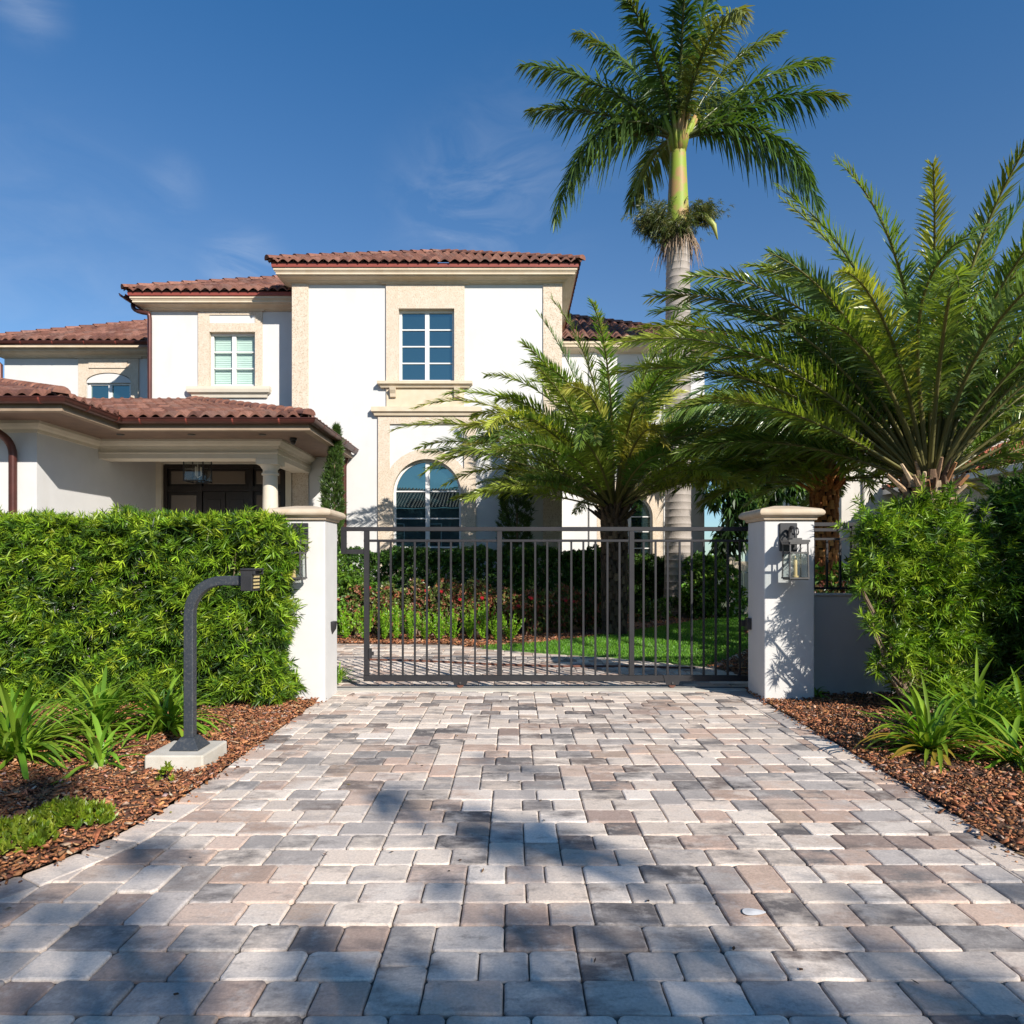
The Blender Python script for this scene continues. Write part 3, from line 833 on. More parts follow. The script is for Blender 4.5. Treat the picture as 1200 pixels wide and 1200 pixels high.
# left block, set back
LY = 17.85; L0 = -9.44
b = MB(); wx0, wx1, wz0, wz1 = -7.90, -6.70, 6.12, 7.54
b.box(L0, wx0, LY, LY+.3, 3, 8.12); b.box(wx1, X0-.002, LY, LY+.3, 3, 8.12); b.box(wx0, wx1, LY, LY+.3, 3, wz0); b.box(wx0, wx1, LY, LY+.3, wz1, 8.12)
b.box(L0, L0+.3, LY+.3, 25, 3, 8.12); b.build('wall', 'stucco', house)
q = MB()
q.box(-8.19, wx0+.003, LY-.045, LY+.14, 6.1, 8.1); q.box(wx1-.003, -6.52, LY-.045, LY+.14, 6.1, 8.1); q.box(wx0+.003, wx1-.003, LY-.045, LY+.14, wz1-.003, 7.76); q.box(wx0+.003, wx1-.003, LY-.045, LY+.14, 7.98, 8.1)
q.build('window_surround', 'coral', house)
q = MB(); q.box(wx0, wx1, LY-.02, LY+.1, 7.76, 7.98); q.build('panel', 'stucco', house)
q = MB(); q.sweep([(-8.28,LY+.05),(-8.28,LY),(-6.45,LY),(-6.45,LY+.05)], [(0,5.82),(.06,5.82),(.08,5.90),(.15,5.94),(.17,6.02),(.17,6.09),(0,6.10)]); q.box(-8.28,-6.45,LY-.003,LY+.1,5.83,6.095)
q.build('window_sill', 'cream', house, smooth=False)
window(wx0-.004, wx1+.004, wz0, wz1+.004, LY+.08, 3, blind=True)
cornice([(L0,25),(L0,LY),(X0-.02,LY)], 8.08, .36, .27)
q = MB(); q.sweep([(-8.22,LY),(-8.22,LY-.045),(-6.49,LY-.045),(-6.49,LY)], [(0,8.07),(.03,8.07),(.05,8.15),(.10,8.17),(.14,8.22),(0,8.22)]); q.build('cornice_break', 'cast', house)
q = MB(); q.sweep([(L0,25),(L0,LY),(X0-.02,LY)], [(0,8.352),(.39,8.352),(.40,8.44),(0,8.44)]); q.build('fascia', 'fascia', house)
lx0, ly0, lz = L0-.46, LY-.46, 8.44
left_roof = tile_mesh('roof', (lx0,ly0), (1,0), (0,1), X0-.02-lx0+2, 4.6, .5, [((lx0,ly0),(1,-1)),((X0-.02,0),(-1,0)),((0,ly0+4.4),(0,-1))], lz, house)
tile_mesh('roof_slope', (lx0,25), (0,-1), (1,0), 25-ly0, 4.6, .5, [((lx0,ly0),(-1,1)),((lx0+4.4,0),(-1,0))], lz, left_roof)
deck('underlay', [(lx0+.03,ly0+.03),(X0-.02,ly0+.03),(X0-.02,ly0+4.4),(lx0+4.4,ly0+4.4)], lz, (lx0,ly0), (0,1), .5, left_roof)
q = MB(); q.box(lx0+.08, X0-.02, ly0+.08, 25, lz-.02, lz-.004); q.build('roof_deck', 'underlay', house)
hip_caps((lx0,ly0,lz+.07), (lx0+4.4,ly0+4.4,lz+.07+2.2), left_roof)

# far left block
FY = 20.0; F0 = -14.87
b = MB(); b.box(F0, -12.45, FY, FY+.3, 3, 7.55); b.box(-11.15, L0+.05, FY, FY+.3, 3, 7.55); b.box(-12.45, -11.15, FY, FY+.3, 3, 5.0); b.box(-12.45,-11.15,FY,FY+.3,7.08,7.55)
b.box(F0, F0+.3, FY+.3, 27, 0, 7.55); b.build('wall', 'stucco', house)
q = MB(); q.plate(-12.68, -10.92, 5.0, 7.52, FY-.045, FY+.12, -11.8, .66, 6.80, zb=5.0, rise=.27); q.build('window_surround', 'coral', house)
q = MB(); q.box(-12.36, -11.24, FY-.075, FY-.045, 7.20, 7.42); q.build('panel', 'coral', house)
q = MB(); A = [(-11.8+.655*math.cos(PI*i/16), 6.78+.27*math.sin(PI*i/16)) for i in range(17)]
q.add([(a,FY-.02,z) for a,z in A]+[(a,FY+.08,z) for a,z in A], [tuple(range(17)), tuple(range(33,16,-1))]+[(i,(i+1)%17,17+(i+1)%17,17+i) for i in range(17)])
q.build('tympanum', 'stucco', house)
window(-12.44, -11.16, 5.0, 6.795, FY+.05, 1, cols=2)
cornice([(F0,27),(F0,FY),(L0,FY)], 7.50, .36, .27)
q = MB(); q.sweep([(-12.75,FY),(-12.75,FY-.045),(-10.85,FY-.045),(-10.85,FY)], [(0,7.49),(.03,7.49),(.05,7.57),(.10,7.58),(.14,7.63),(0,7.63)]); q.build('cornice_break', 'cast', house)
fx0, fy0, fz = F0-.48, FY-.48, 7.86
far_roof = tile_mesh('roof', (fx0,fy0), (1,0), (0,1), L0-fx0+1, 5, .5, [((fx0,fy0),(1,-1)),((L0,0),(-1,0)),((0,fy0+4.5),(0,-1))], fz, house)
deck('underlay', [(fx0+.03,fy0+.03),(L0,fy0+.03),(L0,fy0+4.5),(fx0+4.5,fy0+4.5)], fz, (fx0,fy0), (0,1), .5, far_roof)
q = MB(); q.box(fx0+.08, L0, fy0+.08, 26, fz-.03, fz-.006); q.build('roof_deck', 'soffit', house)
hip_caps((fx0,fy0,fz+.07), (fx0+4.5,fy0+4.5,fz+.07+2.25), far_roof)

def gutter(path, z, r=.085, side=1):
    prof = [(r+r*math.cos(PI+PI*i/8), z+r*math.sin(PI+PI*i/8)) for i in range(9)] + [(2*r+.012, z+.004),(2*r+.012,z+.018),(2*r-.012,z+.018),(2*r-.012,z-.01)] + [(r+(r-.012)*math.cos(2*PI-PI*i/8), z+(r-.012)*math.sin(2*PI-PI*i/8)) for i in range(1,9)]
    q = MB(); q.sweep(path, prof, side, caps=False)
    P = [Vector(p) for p in path]
    o = q.build('gutter', 'gutter', house, smooth='auto', fix=True)
    st = MB()
    for a, e in zip(P[:-1], P[1:]):
        L = (e-a).length; d = (e-a)/L; nn = Vector((d.y,-d.x))*side; s = .5
        while s < L-.1:
            c = a+d*s
            vs = []
            for i in range(9):
                t = PI+PI*i/8
                for w_ in (-.015,.015):
                    p = c+d*w_+nn*(r+(r+.006)*math.cos(t)); vs.append((p.x,p.y,z+(r+.006)*math.sin(t)))
            st.add(vs, [(2*i,2*i+1,2*i+3,2*i+2) for i in range(8)]); s += .9
    if st.v: st.build('gutter_bracket', 'fascia', o)
    return o
def downspout(pts, r=.055):
    q = MB(); q.tube(pts, r, 10); return q.build('downspout', 'gutter', house, smooth='auto')
def arc(p0, p1, p2, n=6):
    p0,p1,p2 = Vector(p0),Vector(p1),Vector(p2)
    return [p0*(1-t)**2+p1*2*t*(1-t)+p2*t*t for t in [i/n for i in range(n+1)]]
gutter([(fx0,27),(fx0,fy0),(L0-.46,fy0)], 7.80)
gutter([(lx0,24.5),(lx0,ly0+.1)], 8.40)
downspout(arc((lx0-.05,LY+.1,8.34),(lx0-.05,LY-.1,8.05),(L0-.02,LY-.09,8.0))+arc((L0+.0,LY-.09,7.95),(L0+.01,LY-.08,7.9),(L0+.01,LY-.08,7.8))+[(L0+.01,LY-.08,5.75)]+arc((L0+.01,LY-.08,5.7),(L0+.01,LY-.08,5.62),(L0-.12,LY-.25,5.55)))
downspout([(F0-.3,FY-.1,7.7),(F0-.28,FY-.08,7.5),(F0-.06,FY-.07,7.3),(F0-.06,FY-.07,0)])

# entrance wing and porch
pz, ps = 4.35, .305
wA, wB = (-7.72,11.7), (-3.99,13.4)
wing_roof = tile_mesh('roof', (-22,11.7), (1,0), (0,1), 22-7.72, 6.3, ps, [(wA,(-1,-1)),((-22,0),(1,0)),((0,17.8),(0,-1))], pz, house)
tile_mesh('roof_slope', (-7.72,11.7), (0,1), (-1,0), 6.5, 6.3, ps, [(wA,(1,1)),((-7.72,13.4),(-1,-1)),((0,17.8),(0,-1))], pz, wing_roof)
porch_roof = tile_mesh('roof', (-13,13.4), (1,0), (0,1), 9.2, 4.5, ps, [(wB,(-1,-1)),((-7.72,13.4),(1,1)),((0,17.84),(0,-1))], pz, house)
tile_mesh('roof_slope', (-3.99,13.4), (0,1), (-1,0), 3.6, 4.5, ps, [(wB,(1,1)),((0,16.99),(0,-1))], pz, porch_roof)
hip_caps((-7.72,11.7,pz+.07), (-7.72-6.1,17.8,pz+.07+ps*6.1), wing_roof, r=.13)
hip_caps((-3.99,13.4,pz+.07), (-3.99-4.4,17.8,pz+.07+ps*4.4), porch_roof, r=.13)
deck('underlay', [(-22,11.73),(-7.75,11.73),(-7.75-6.1,17.83),(-22,17.83)], pz, (0,11.7), (0,1), ps, wing_roof)
deck('underlay', [(-7.75,11.73),(-7.75,13.4),(-12.15,17.8),(-13.85,17.8)], pz, (-7.72,0), (-1,0), ps, wing_roof)
deck('underlay', [(-7.72,13.43),(-4.02,13.43),(-8.4,17.83),(-12.15,17.83)], pz, (0,13.4), (0,1), ps, porch_roof)
deck('underlay', [(-4.02,13.43),(-4.02,16.98),(-7.57,16.98)], pz, (-3.99,0), (-1,0), ps, porch_roof)
epath = [(-22,11.7),(-7.72,11.7),(-7.72,13.4),(-3.99,13.4),(-3.99,16.95)]
gutter(epath, pz-.045, .09, side=1)
q = MB(); q.sweep(epath, [(-.02,pz-.20),(.0,pz-.20),(.0,pz-.015),(-.02,pz-.015)]); 
q.sweep(epath, [(-.12,pz-.245),(.03,pz-.245),(.03,pz-.203),(-.12,pz-.203)]); q.build('eave_trim', 'trim_wood', house)
q = MB()  # soffit boards
zs_ = pz-.21
q.box(-22,-7.74,11.72,12.75,zs_-.006,zs_+.02); q.box(-8.9,-7.74,12.752,13.42,zs_-.006,zs_+.02); q.box(-8.9,-4.01,13.422,14.75,zs_-.006,zs_+.02); q.box(-5.2,-4.01,14.752,16.98,zs_-.006,zs_+.02)
so_ = q.build('soffit', 'soffit', house)
q = MB()
for xx, yy in ((-8.0,13.95),(-6.55,13.95),(-5.1,13.95)): q.lathe((xx,yy,zs_-.02),[(.075,.0),(.075,.013),(.05,.013),(.05,.002)],16)
q.build('downlight', 'grey', so_)
b = MB(); b.box(-22,-8.84,12.7,13.0,0,4.18); b.box(-9.14,-8.84,13.0,17.3,0,4.18); b.build('wall', 'stucco', house)
prof = [(0,3.93),(.03,3.93),(.04,3.99),(.09,4.02),(.13,4.08),(.13,4.16),(0,4.16)]
q = MB(); q.sweep([(-22,12.7),(-8.84,12.7),(-8.84,14.597)], prof); q.build('cornice', 'cream', house)
q = MB(); q.box(-8.838,-5.02,14.6,15.05,3.74,4.16); q.box(-5.47,-5.02,15.052,16.96,3.74,4.16)
q.sweep([(-8.836,14.6),(-5.02,14.6),(-5.02,16.96)], [(.002,3.95),(.03,3.95),(.04,4.0),(.10,4.03),(.14,4.09),(.14,4.158),(.002,4.158)])
q.sweep([(-8.836,14.6),(-5.02,14.6),(-5.02,16.96)], [(.002,3.84),(.02,3.85),(.02,3.88),(.002,3.885)])
q.build('porch_beam', 'cream', house)
q = MB(); q.box(-8.838,-5.475,15.055,16.99,4.05,4.10); q.build('porch_ceiling', 'soffit', house)
cx_, cy_ = -5.25, 14.83
q = MB(); q.lathe((cx_,cy_,0),[(.26,.30),(.26,.40),(.22,.42),(.22,.48),(.185,.5),(.18,1.4),(.165,2.6),(.150,3.40),(.18,3.41),(.18,3.45),(.155,3.46),(.155,3.52),(.20,3.58),(.215,3.62)],28); q.box(cx_-.235,cx_+.235,cy_-.235,cy_+.235,3.621,3.738)
q.build('porch_column', 'cream', house, smooth='auto')
q = MB(); q.box(-8.838,-5.0,14.2,16.98,0,.35); q.box(-8.5,-5.2,13.7,14.198,0,.18); q.build('porch_floor', 'concrete', house)
# door wall
b = MB(); b.box(-8.838,-5.478,17.0,17.3,3.98,4.6); b.build('wall', 'stucco', house)
q = MB(); q.box(-8.838,-8.70,16.93,17.25,.35,4.045); q.box(-8.70,-5.60,16.93,17.25,3.975,4.045); q.box(-5.62,-5.478,16.93,17.25,.35,3.97); q.build('door_surround', 'cream', house)
q = MB(); q.box(-8.70,-5.62,17.10,17.2,.35,3.975)
for xx in (-8.66,-7.79,-6.52,-5.72): q.box(xx-.05,xx+.05,17.03,17.10,.35,3.95)
q.box(-8.61,-5.77,17.04,17.10,3.30,3.42); q.box(-8.61,-5.77,17.04,17.10,3.86,3.95)
door = q.build('entrance_door', 'door', house)
q = MB()
q.box(-7.73,-7.17,17.07,17.098,.40,3.29); q.box(-7.15,-6.58,17.07,17.098,.40,3.29)
for a in (-7.68,-7.10):
    for z0,z1 in ((.6,1.4),(1.55,3.1)): q.box(a+.06,a+.40,17.055,17.069,z0,z1)
q.build('door_leaf', 'door', door, bevel=.006)
for (a,e,z0,z1) in ((-8.53,-7.90,3.48,3.80),(-7.62,-6.68,3.48,3.80),(-8.53,-7.90,.9,3.20),(-6.40,-5.80,.9,3.2),(-6.40,-5.80,3.48,3.80)):
    q = MB(); q.box(a,e,17.085,17.095,z0,z1); q.build('door_pane', 'doorglass', door)
downspout([(-4.08,16.9,4.25),(-4.10,16.92,4.1),(-4.16,16.93,3.9),(-4.16,16.93,.1)], .06)
downspout(arc((-10.4,11.62,4.25),(-9.55,11.7,4.15),(-9.35,12.2,3.95))+arc((-9.3,12.4,3.85),(-9.22,12.6,3.75),(-9.22,12.61,3.5))+[(-9.22,12.61,.1)], .07)

# right wing set back
RY = 20.5
b = MB(); b.plate(1.235, 5.78, 0, 8.0, RY, RY+.3, 3.54, .70, 2.88, zb=1.0); b.box(5.48,5.78,RY+.3,27,0,8.0); b.build('wall', 'stucco', house)
q = MB(); q.plate(2.55, 4.53, .6, 3.95, RY-.05, RY+.1, 3.54, .68, 2.88, zb=1.0); q.build('arch_surround', 'coral', house)
q = MB(); q.box(2.32,2.54,RY-.07,RY+.05,0,7.8); q.box(4.54,4.76,RY-.07,RY+.05,0,7.8); q.build('pilaster', 'stucco', house)
window(3.54-.70, 3.54+.70, 1.0, 2.88+.70, RY+.08, 4, arch=True, rowz=[1.45,1.95,2.45,2.9])
cornice([(1.24,RY),(5.78,RY),(5.78,27)], 7.78, .36, .27)
right_roof = tile_mesh('roof', (1.3,RY-.46), (1,0), (0,1), 4.94, 4.6, .5, [((6.24,RY-.46),(-1,-1)),((0,RY+4.2),(0,-1))], 8.10, house)
tile_mesh('roof_slope', (6.24,RY-.46), (0,1), (-1,0), 8, 4.6, .5, [((6.24,RY-.46),(1,1)),((1.75,0),(1,0))], 8.10, right_roof)
deck('underlay', [(1.3,RY-.43),(6.2,RY-.43),(1.7,RY+4.1),(1.3,RY+4.1)], 8.10, (0,RY-.46), (0,1), .5, right_roof)
q = MB(); q.box(1.3,6.16,RY-.38,27,8.06,8.085); q.build('roof_deck', 'underlay', house)
hip_caps((6.24,RY-.46,8.17), (1.8,RY+3.98,8.17+2.22), right_roof)

# pendant lantern and dome camera in the porch
lt = thing('pendant_lantern', (-7.25,15.75,3.36), 'black framed glass lantern hanging in the entrance porch before the dark door', 'lantern')
q = MB(); cx,cy = -7.25,15.75
for sx in (-1,1):
    for sy in (-1,1): q.box(cx+sx*.22-.011,cx+sx*.22+.011,cy+sy*.22-.011,cy+sy*.22+.011,3.38,3.90)
for z in (3.37,3.88):
    for s in (-1,1):
        q.box(cx-.235,cx+.235,cy+s*.22-.013,cy+s*.22+.013,z,z+.024); q.box(cx+s*.22-.013,cx+s*.22+.013,cy-.206,cy+.206,z+.001,z+.023)
q.box(cx-.21,cx+.21,cy-.012,cy+.012,3.879,3.90); q.tube([(cx,cy,3.89),(cx,cy,4.05)],.012,8)
q.build('lantern_frame', 'black', lt)
q = MB()
for s in (-1,1): q.box(cx-.2,cx+.2,cy+s*.22-.003,cy+s*.22+.003,3.4,3.87); q.box(cx+s*.22-.003,cx+s*.22+.003,cy-.2,cy+.2,3.4,3.87)
q.build('lantern_glass', 'lampglass', lt)
q = MB()
for k in range(3):
    a = k*2.1+.3; px_,py_ = cx+.07*math.cos(a), cy+.07*math.sin(a)
    q.tube([(px_,py_,3.52),(px_,py_,3.72)],.017,8); q.tube([(px_,py_,3.52),(cx,cy,3.47)],.006,6)
q.tube([(cx,cy,3.46),(cx,cy,3.88)],.009,8); q.build('candle_cluster', 'cream', lt)
cm = thing('security_camera', (-4.60,14.35,pz-.22), 'small black dome camera under the porch eave beside the column', 'security camera')
q = MB(); q.lathe((-4.60,14.35,pz-.27),[(.075,.05),(.075,.0),(.06,-.01)],18); q.build('mount', 'black', cm)
q = MB(); q.lathe((-4.60,14.35,pz-.28),[(.058,0),(.055,-.03),(.043,-.065),(.02,-.082),(.003,-.086)],18); q.build('dome', 'door', cm, smooth=True)

# ------------------------------------------------------------------ gate, pillars, wall, fence
def pillar(cx, label):
    t = thing('gate_pillar', (cx,7.67,0), label, 'pillar', 'white pillars either side of the gate')
    q = MB(); q.box(cx-.272,cx+.272,7.41,7.93,-.05,1.965); q.build('shaft', 'pillar', t, bevel=.012, seg=2)
    h = .272
    prof = [(h+.012,1.966),(h+.02,1.975),(h+.02,1.998),(h+.045,2.006),(h+.072,2.020),(h+.082,2.042),(h+.076,2.066),(h+.058,2.084),(h+.03,2.094),(.10,2.135),(.02,2.14)]
    q = MB(); q.lathe((cx,7.67,0), prof, square=True); q.build('cap', 'cap', t, bevel=.008, seg=2)
    return t
pillar(-2.302, 'white stucco gate pillar with beige stone cap at the end of the clipped hedge')
pillar(3.012, 'white stucco gate pillar with beige stone cap dappled by the shadow of a bush')

def lantern(cx, label):
    t = thing('wall_lantern', (cx,7.41,1.34), label, 'lantern', 'black lanterns on the gate pillars')
    y0 = 7.408
    q = MB(); q.box(cx-.095,cx+.095,y0-.025,y0,1.63,1.935); q.build('back_plate', 'black', t, bevel=.006)
    cy = y0-.20; s = .098
    q = MB()
    for a in (-1,1):
        for e in (-1,1): q.tube([(cx+a*s,cy+e*s,1.345),(cx+a*s*.93,cy+e*s*.93,1.72)],.009,4)
    for z, k in ((1.335,1.06),(1.60,1.0),(1.70,1.0)):
        for a in (-1,1):
            q.box(cx-s*k,cx+s*k,cy+a*s*k-.009,cy+a*s*k+.009,z,z+.018); q.box(cx+a*s*k-.009,cx+a*s*k+.009,cy-s*k+.01,cy+s*k-.01,z+.0005,z+.0175)
    q.box(cx-s*1.12,cx+s*1.12,cy-s*1.12,cy+s*1.12,1.72,1.745); q.box(cx-.05,cx+.05,cy-.05,cy+.05,1.746,1.765)
    q.box(cx-s*.98,cx+s*.98,cy-s*.98,cy+s*.98,1.325,1.3345)
    q.build('lantern_frame', 'grey', t)
    q = MB()
    arm = arc((cx,y0-.02,1.72),(cx,y0-.03,1.90),(cx,y0-.11,1.89))+arc((cx,y0-.12,1.888),(cx,y0-.21,1.88),(cx,cy,1.77))
    q.tube(arm,.013,8)
    cur = [(cx+.0, cy+.06+.055*math.cos(a)*(1-a/9), 1.83+.055*math.sin(a)*(1-a/9)) for a in [k*.45 for k in range(14)]]
    q.tube(cur,.008,6); q.tube([(p[0]+.035, p[1]-.02, p[2]) for p in cur],.007,6)
    q.build('scroll_arm', 'black', t, smooth='auto')
    q = MB()
    for a in (-1,1): q.box(cx-s*.9,cx+s*.9,cy+a*s*.94-.002,cy+a*s*.94+.002,1.355,1.60); q.box(cx+a*s*.94-.002,cx+a*s*.94+.002,cy-s*.9,cy+s*.9,1.355,1.60)
    q.build('lantern_glass', 'lampglass', t)
    q = MB(); q.lathe((cx,cy,1.338),[(.032,0),(.032,.03),(.019,.032),(.019,.19),(.008,.22),(.002,.24)],14); q.build('candle_bulb', 'bulb', t, smooth='auto')
    return t
lantern(-2.302, 'black wall lantern half hidden by the edge of the clipped hedge')
lantern(2.992, 'black wall lantern fully seen on the leaf-shadowed pillar, throwing a framed shadow')

GY = 8.2
gate = thing('sliding_gate', (.5,GY,.07), 'charcoal metal sliding gate of thin upright bars across the driveway', 'gate')
q = MB()
q.box(-1.78,3.55,GY-.025,GY+.025,.085,.155)
q.box(-2.05,3.55,GY-.025,GY+.025,1.885,1.935)
q.box(-1.78,3.55,GY-.016,GY+.016,1.755,1.785)
q.build('rail', 'gate', gate, bevel=.003)
for xx in (-1.745,-.15,1.435,3.02):
    q = MB(); q.box(xx-.03,xx+.03,GY-.028,GY+.028,.156,1.884); q.build('upright', 'gate', gate, bevel=.003)
q = MB(); q.box(-2.05,-1.99,GY-.024,GY+.024,1.612,1.884); q.box(-1.988,-1.776,GY-.022,GY+.022,1.612,1.665); q.build('end_bracket', 'gate', gate)
q = MB(); q.box(-1.714,-1.68,GY-.04,GY-.01,.36,.48); q.box(-1.68,-1.655,GY-.035,GY-.015,.40,.44); q.build('latch', 'gate', gate)
px0 = -1.745
for seg in range(3):
    for k in range(1,11):
        xx = px0+1.59*seg+k*1.59/11+(0 if k else 0)
        if xx > 3.0: continue
        q = MB(); q.box(xx-.0115,xx+.0115,GY-.0115,GY+.0115,.1555,1.7545); q.build('baluster', 'gate', gate)
for xx in (-.62,1.92):
    q = MB(); q.add([(xx-.11,GY-.032,.16),(xx+.11,GY-.032,.16),(xx+.075,GY-.032,.045),(xx-.075,GY-.032,.045),(xx-.11,GY-.027,.16),(xx+.11,GY-.027,.16),(xx+.075,GY-.027,.045),(xx-.075,GY-.027,.045)],
        [(0,1,2,3),(7,6,5,4),(0,4,5,1),(1,5,6,2),(2,6,7,3),(3,7,4,0)])
    hs = q.build('wheel_housing', 'gate', gate)
    q = MB(); q.tube([(xx,GY-.02,.048),(xx,GY+.02,.048)],.042,16); q.build('wheel', 'strip', hs)
    q = MB(); q.tube([(xx,GY-.045,.07),(xx,GY-.032,.07)],.012,8); q.build('axle_bolt', 'grey', hs)
tr = thing('gate_track', (.5,8.15,0), 'pale concrete strip with a steel rail under the sliding gate', 'gate track')
q = MB(); q.box(-2.4,3.6,8.02,8.31,-.06,.004); q.build('concrete_strip', 'concrete', tr)
q = MB(); q.sweep([(-2.2,GY),(3.5,GY)], [(-.012,.004),(.012,.004),(.003,.018),(-.003,.018)]); q.build('rail', 'grey', tr)

t = thing('photo_sensor', (-2.03,7.68,.74), 'small dark hooded sensor on the inner face of the hedge-side pillar', 'sensor')
q = MB(); A = []
for z,r in ((.70,.005),(.76,.045),(.84,.055),(.845,.05)):
    A.append([(-2.029+r*math.cos(a)*1.0, 7.70+r*1.2*math.sin(a), z) for a in [-PI/2+PI*i/8 for i in range(9)]])
q.add([p for r in A for p in r], [(i*9+j,i*9+j+1,(i+1)*9+j+1,(i+1)*9+j) for i in range(3) for j in range(8)]+[tuple(range(27,36))])
q.build('hood', 'black', t, smooth='auto')
q = MB(); q.box(-2.0305,-2.018,7.66,7.74,.75,.84); q.build('sensor_plate', 'grey', t)
t = thing('gate_catch', (2.74,7.85,.75), 'small black catch box on the inner face of the leaf-shadowed pillar', 'gate catch')
q = MB(); q.box(2.69,2.739,7.80,7.90,.74,.87); q.build('catch_box', 'black', t, bevel=.004)
q = MB(); q.box(2.66,2.70,7.901,7.93,.77,.84); q.build('catch_arm', 'black', t)

t = thing('low_wall', (6,7.85,0), 'low white wall in shade running from the gate pillar behind the bush', 'wall')
q = MB(); q.box(3.286,11,7.74,7.92,-.05,1.13); q.build('wall_face', 'pillar', t, bevel=.008)
q = MB(); q.box(3.286,11,7.725,7.935,1.131,1.155); q.build('coping', 'pillar', t, bevel=.006)
fn = thing('metal_fence', (6,7.83,1.16), 'charcoal metal railing fixed on top of the low white wall', 'fence')
q = MB(); q.box(3.287,11,7.795,7.865,1.925,1.965); q.box(3.287,11,7.81,7.85,1.865,1.90); q.box(3.287,11,7.815,7.845,1.765,1.79); q.box(3.287,11,7.815,7.845,1.20,1.225); q.build('rail', 'gate', fn)
x_ = 3.46; k = 0
while x_ < 7.2:
    if k % 10 == 3:
        q = MB(); q.box(x_-.028,x_+.028,7.802,7.858,1.156,1.924); q.build('post', 'gate', fn)
    else:
        q = MB(); q.box(x_-.011,x_+.011,7.819,7.841,1.2255,1.7645); q.build('baluster', 'gate', fn)
    x_ += .152; k += 1

# keypad pedestal
kp = thing('keypad_pedestal', (-2.41,5.1,0), 'dark gooseneck post with a small entry keypad on a pale concrete block', 'keypad post')
q = MB(); q.box(-2.63,-2.21,4.88,5.30,-.06,.125); q.build('concrete_base', 'concrete', kp, bevel=.012, seg=2)
q = MB(); q.lathe((-2.40,5.09,.1255),[(.105,0),(.105,.012),(.098,.02),(.052,.085),(.045,.087)],square=True); q.build('base_flange', 'post', kp, bevel=.004)
pth = [(-2.40,5.09,.20),(-2.40,5.09,1.10)]+[(-2.40+.25-.25*math.cos(a),5.09,1.12+.25*math.sin(a)) for a in [PI/2*i/10 for i in range(1,11)]]+[(-1.99,5.09,1.37)]
q = MB(); q.tube(pth,.050,4); q.build('post', 'post', kp, bevel=.006)
q = MB(); q.box(-1.99,-1.905,5.0,5.165,1.295,1.445); q.box(-1.992,-1.875,4.995,5.17,1.4455,1.462); q.box(-1.9045,-1.88,4.996,5.006,1.415,1.445); q.box(-1.9045,-1.88,5.16,5.169,1.415,1.445)
kb = q.build('keypad_box', 'black', kp, bevel=.004)
for r in range(4):
    for c in range(3):
        q = MB(); q.box(-1.9045,-1.897,5.03+c*.04,5.052+c*.04,1.314+r*.026,1.328+r*.026); q.build('key', 'key', kb)

# thin rusty strip across the inner paving
q = MB(); q.tube([(-2.2,10.55,.012),(-1.2,10.35,.012),(-.3,10.05,.012),(.6,9.85,.012),(1.6,9.86,.012),(2.6,9.7,.012)],.016,6)
tag(q.build('paving_strip', 'strip'), 'thin rusty brown strip lying across the paving behind the gate', 'strip')

# picket gate at the side of the house
t = thing('picket_gate', (6.9,19.3,0), 'beige wooden picket gate at the far edge of the lawn', 'gate')
q = MB(); q.box(6.12,6.26,19.22,19.36,0,1.6); q.lathe((6.19,19.29,1.6),[(.10,0),(.10,.04),(.06,.07),(.02,.09)],square=True); q.build('post', 'picket', t)
q = MB(); q.box(6.262,8.4,19.28,19.33,.3,.40); q.box(6.262,8.4,19.28,19.33,1.32,1.42); q.build('rail', 'picket', t)
for k in range(14):
    q = MB(); xx = 6.33+k*.14; q.box(xx-.055,xx+.055,19.25,19.278,.08,1.22); q.build('picket', 'picket', t)
q = MB(); q.box(6.262,8.4,19.24,19.275,1.24,1.55); q.build('top_panel', 'picket', t)

# ------------------------------------------------------------------ neighbour house on the right
nb = thing('neighbour_house', (16,22,0), 'pale stucco neighbouring house with red tile roof beyond the tall palm', 'house')
b = MB(); b.box(13.7,22,17.6,24,0,3.95); b.box(11.6,22,24.002,34,0,7.2); b.box(11.55,11.9,23.93,24.0,0,6.9); b.build('wall', 'nwall', nb)
RT = 'tile'
TSAVE = TILEC; TILEC = [(.36,.10,.055),(.30,.08,.045),(.40,.13,.07),(.26,.075,.045)]
nr = tile_mesh('roof', (13.0,16.9), (0,1), (1,0), 7.1, 5, .36, [((13.0,16.9),(-1,1))], 4.08, nb)
tile_mesh('roof_slope', (13.0,16.9), (1,0), (0,1), 9, 5, .36, [((13.0,16.9),(1,-1))], 4.08, nr)
deck('underlay', [(13.03,16.93),(13.03,24),(18,24),(18,21.9)], 4.08, (13.0,0), (1,0), .36, nr)
hip_caps((13.0,16.9,4.15),(17.6,21.5,4.15+.36*4.6), nr)
tile_mesh('roof', (11.0,23.4), (1,0), (0,1), 11, 4, .36, [((11.0,23.4),(1,-1))], 7.25, nb)
TILEC = TSAVE
q = MB(); q.sweep([(13.05,24),(13.05,16.95),(22,16.95)], [(0,3.90),(-.0,4.07),(-.03,4.07),(-.03,3.90)],side=-1); q.box(13.09,22,17.0,24,3.96,3.985); q.build('fascia', 'white', nb)
q = MB(); q.tube([(12.35,23.93,0),(12.35,23.93,7.0)],.05,8); q.build('downspout', 'nwall', nb)

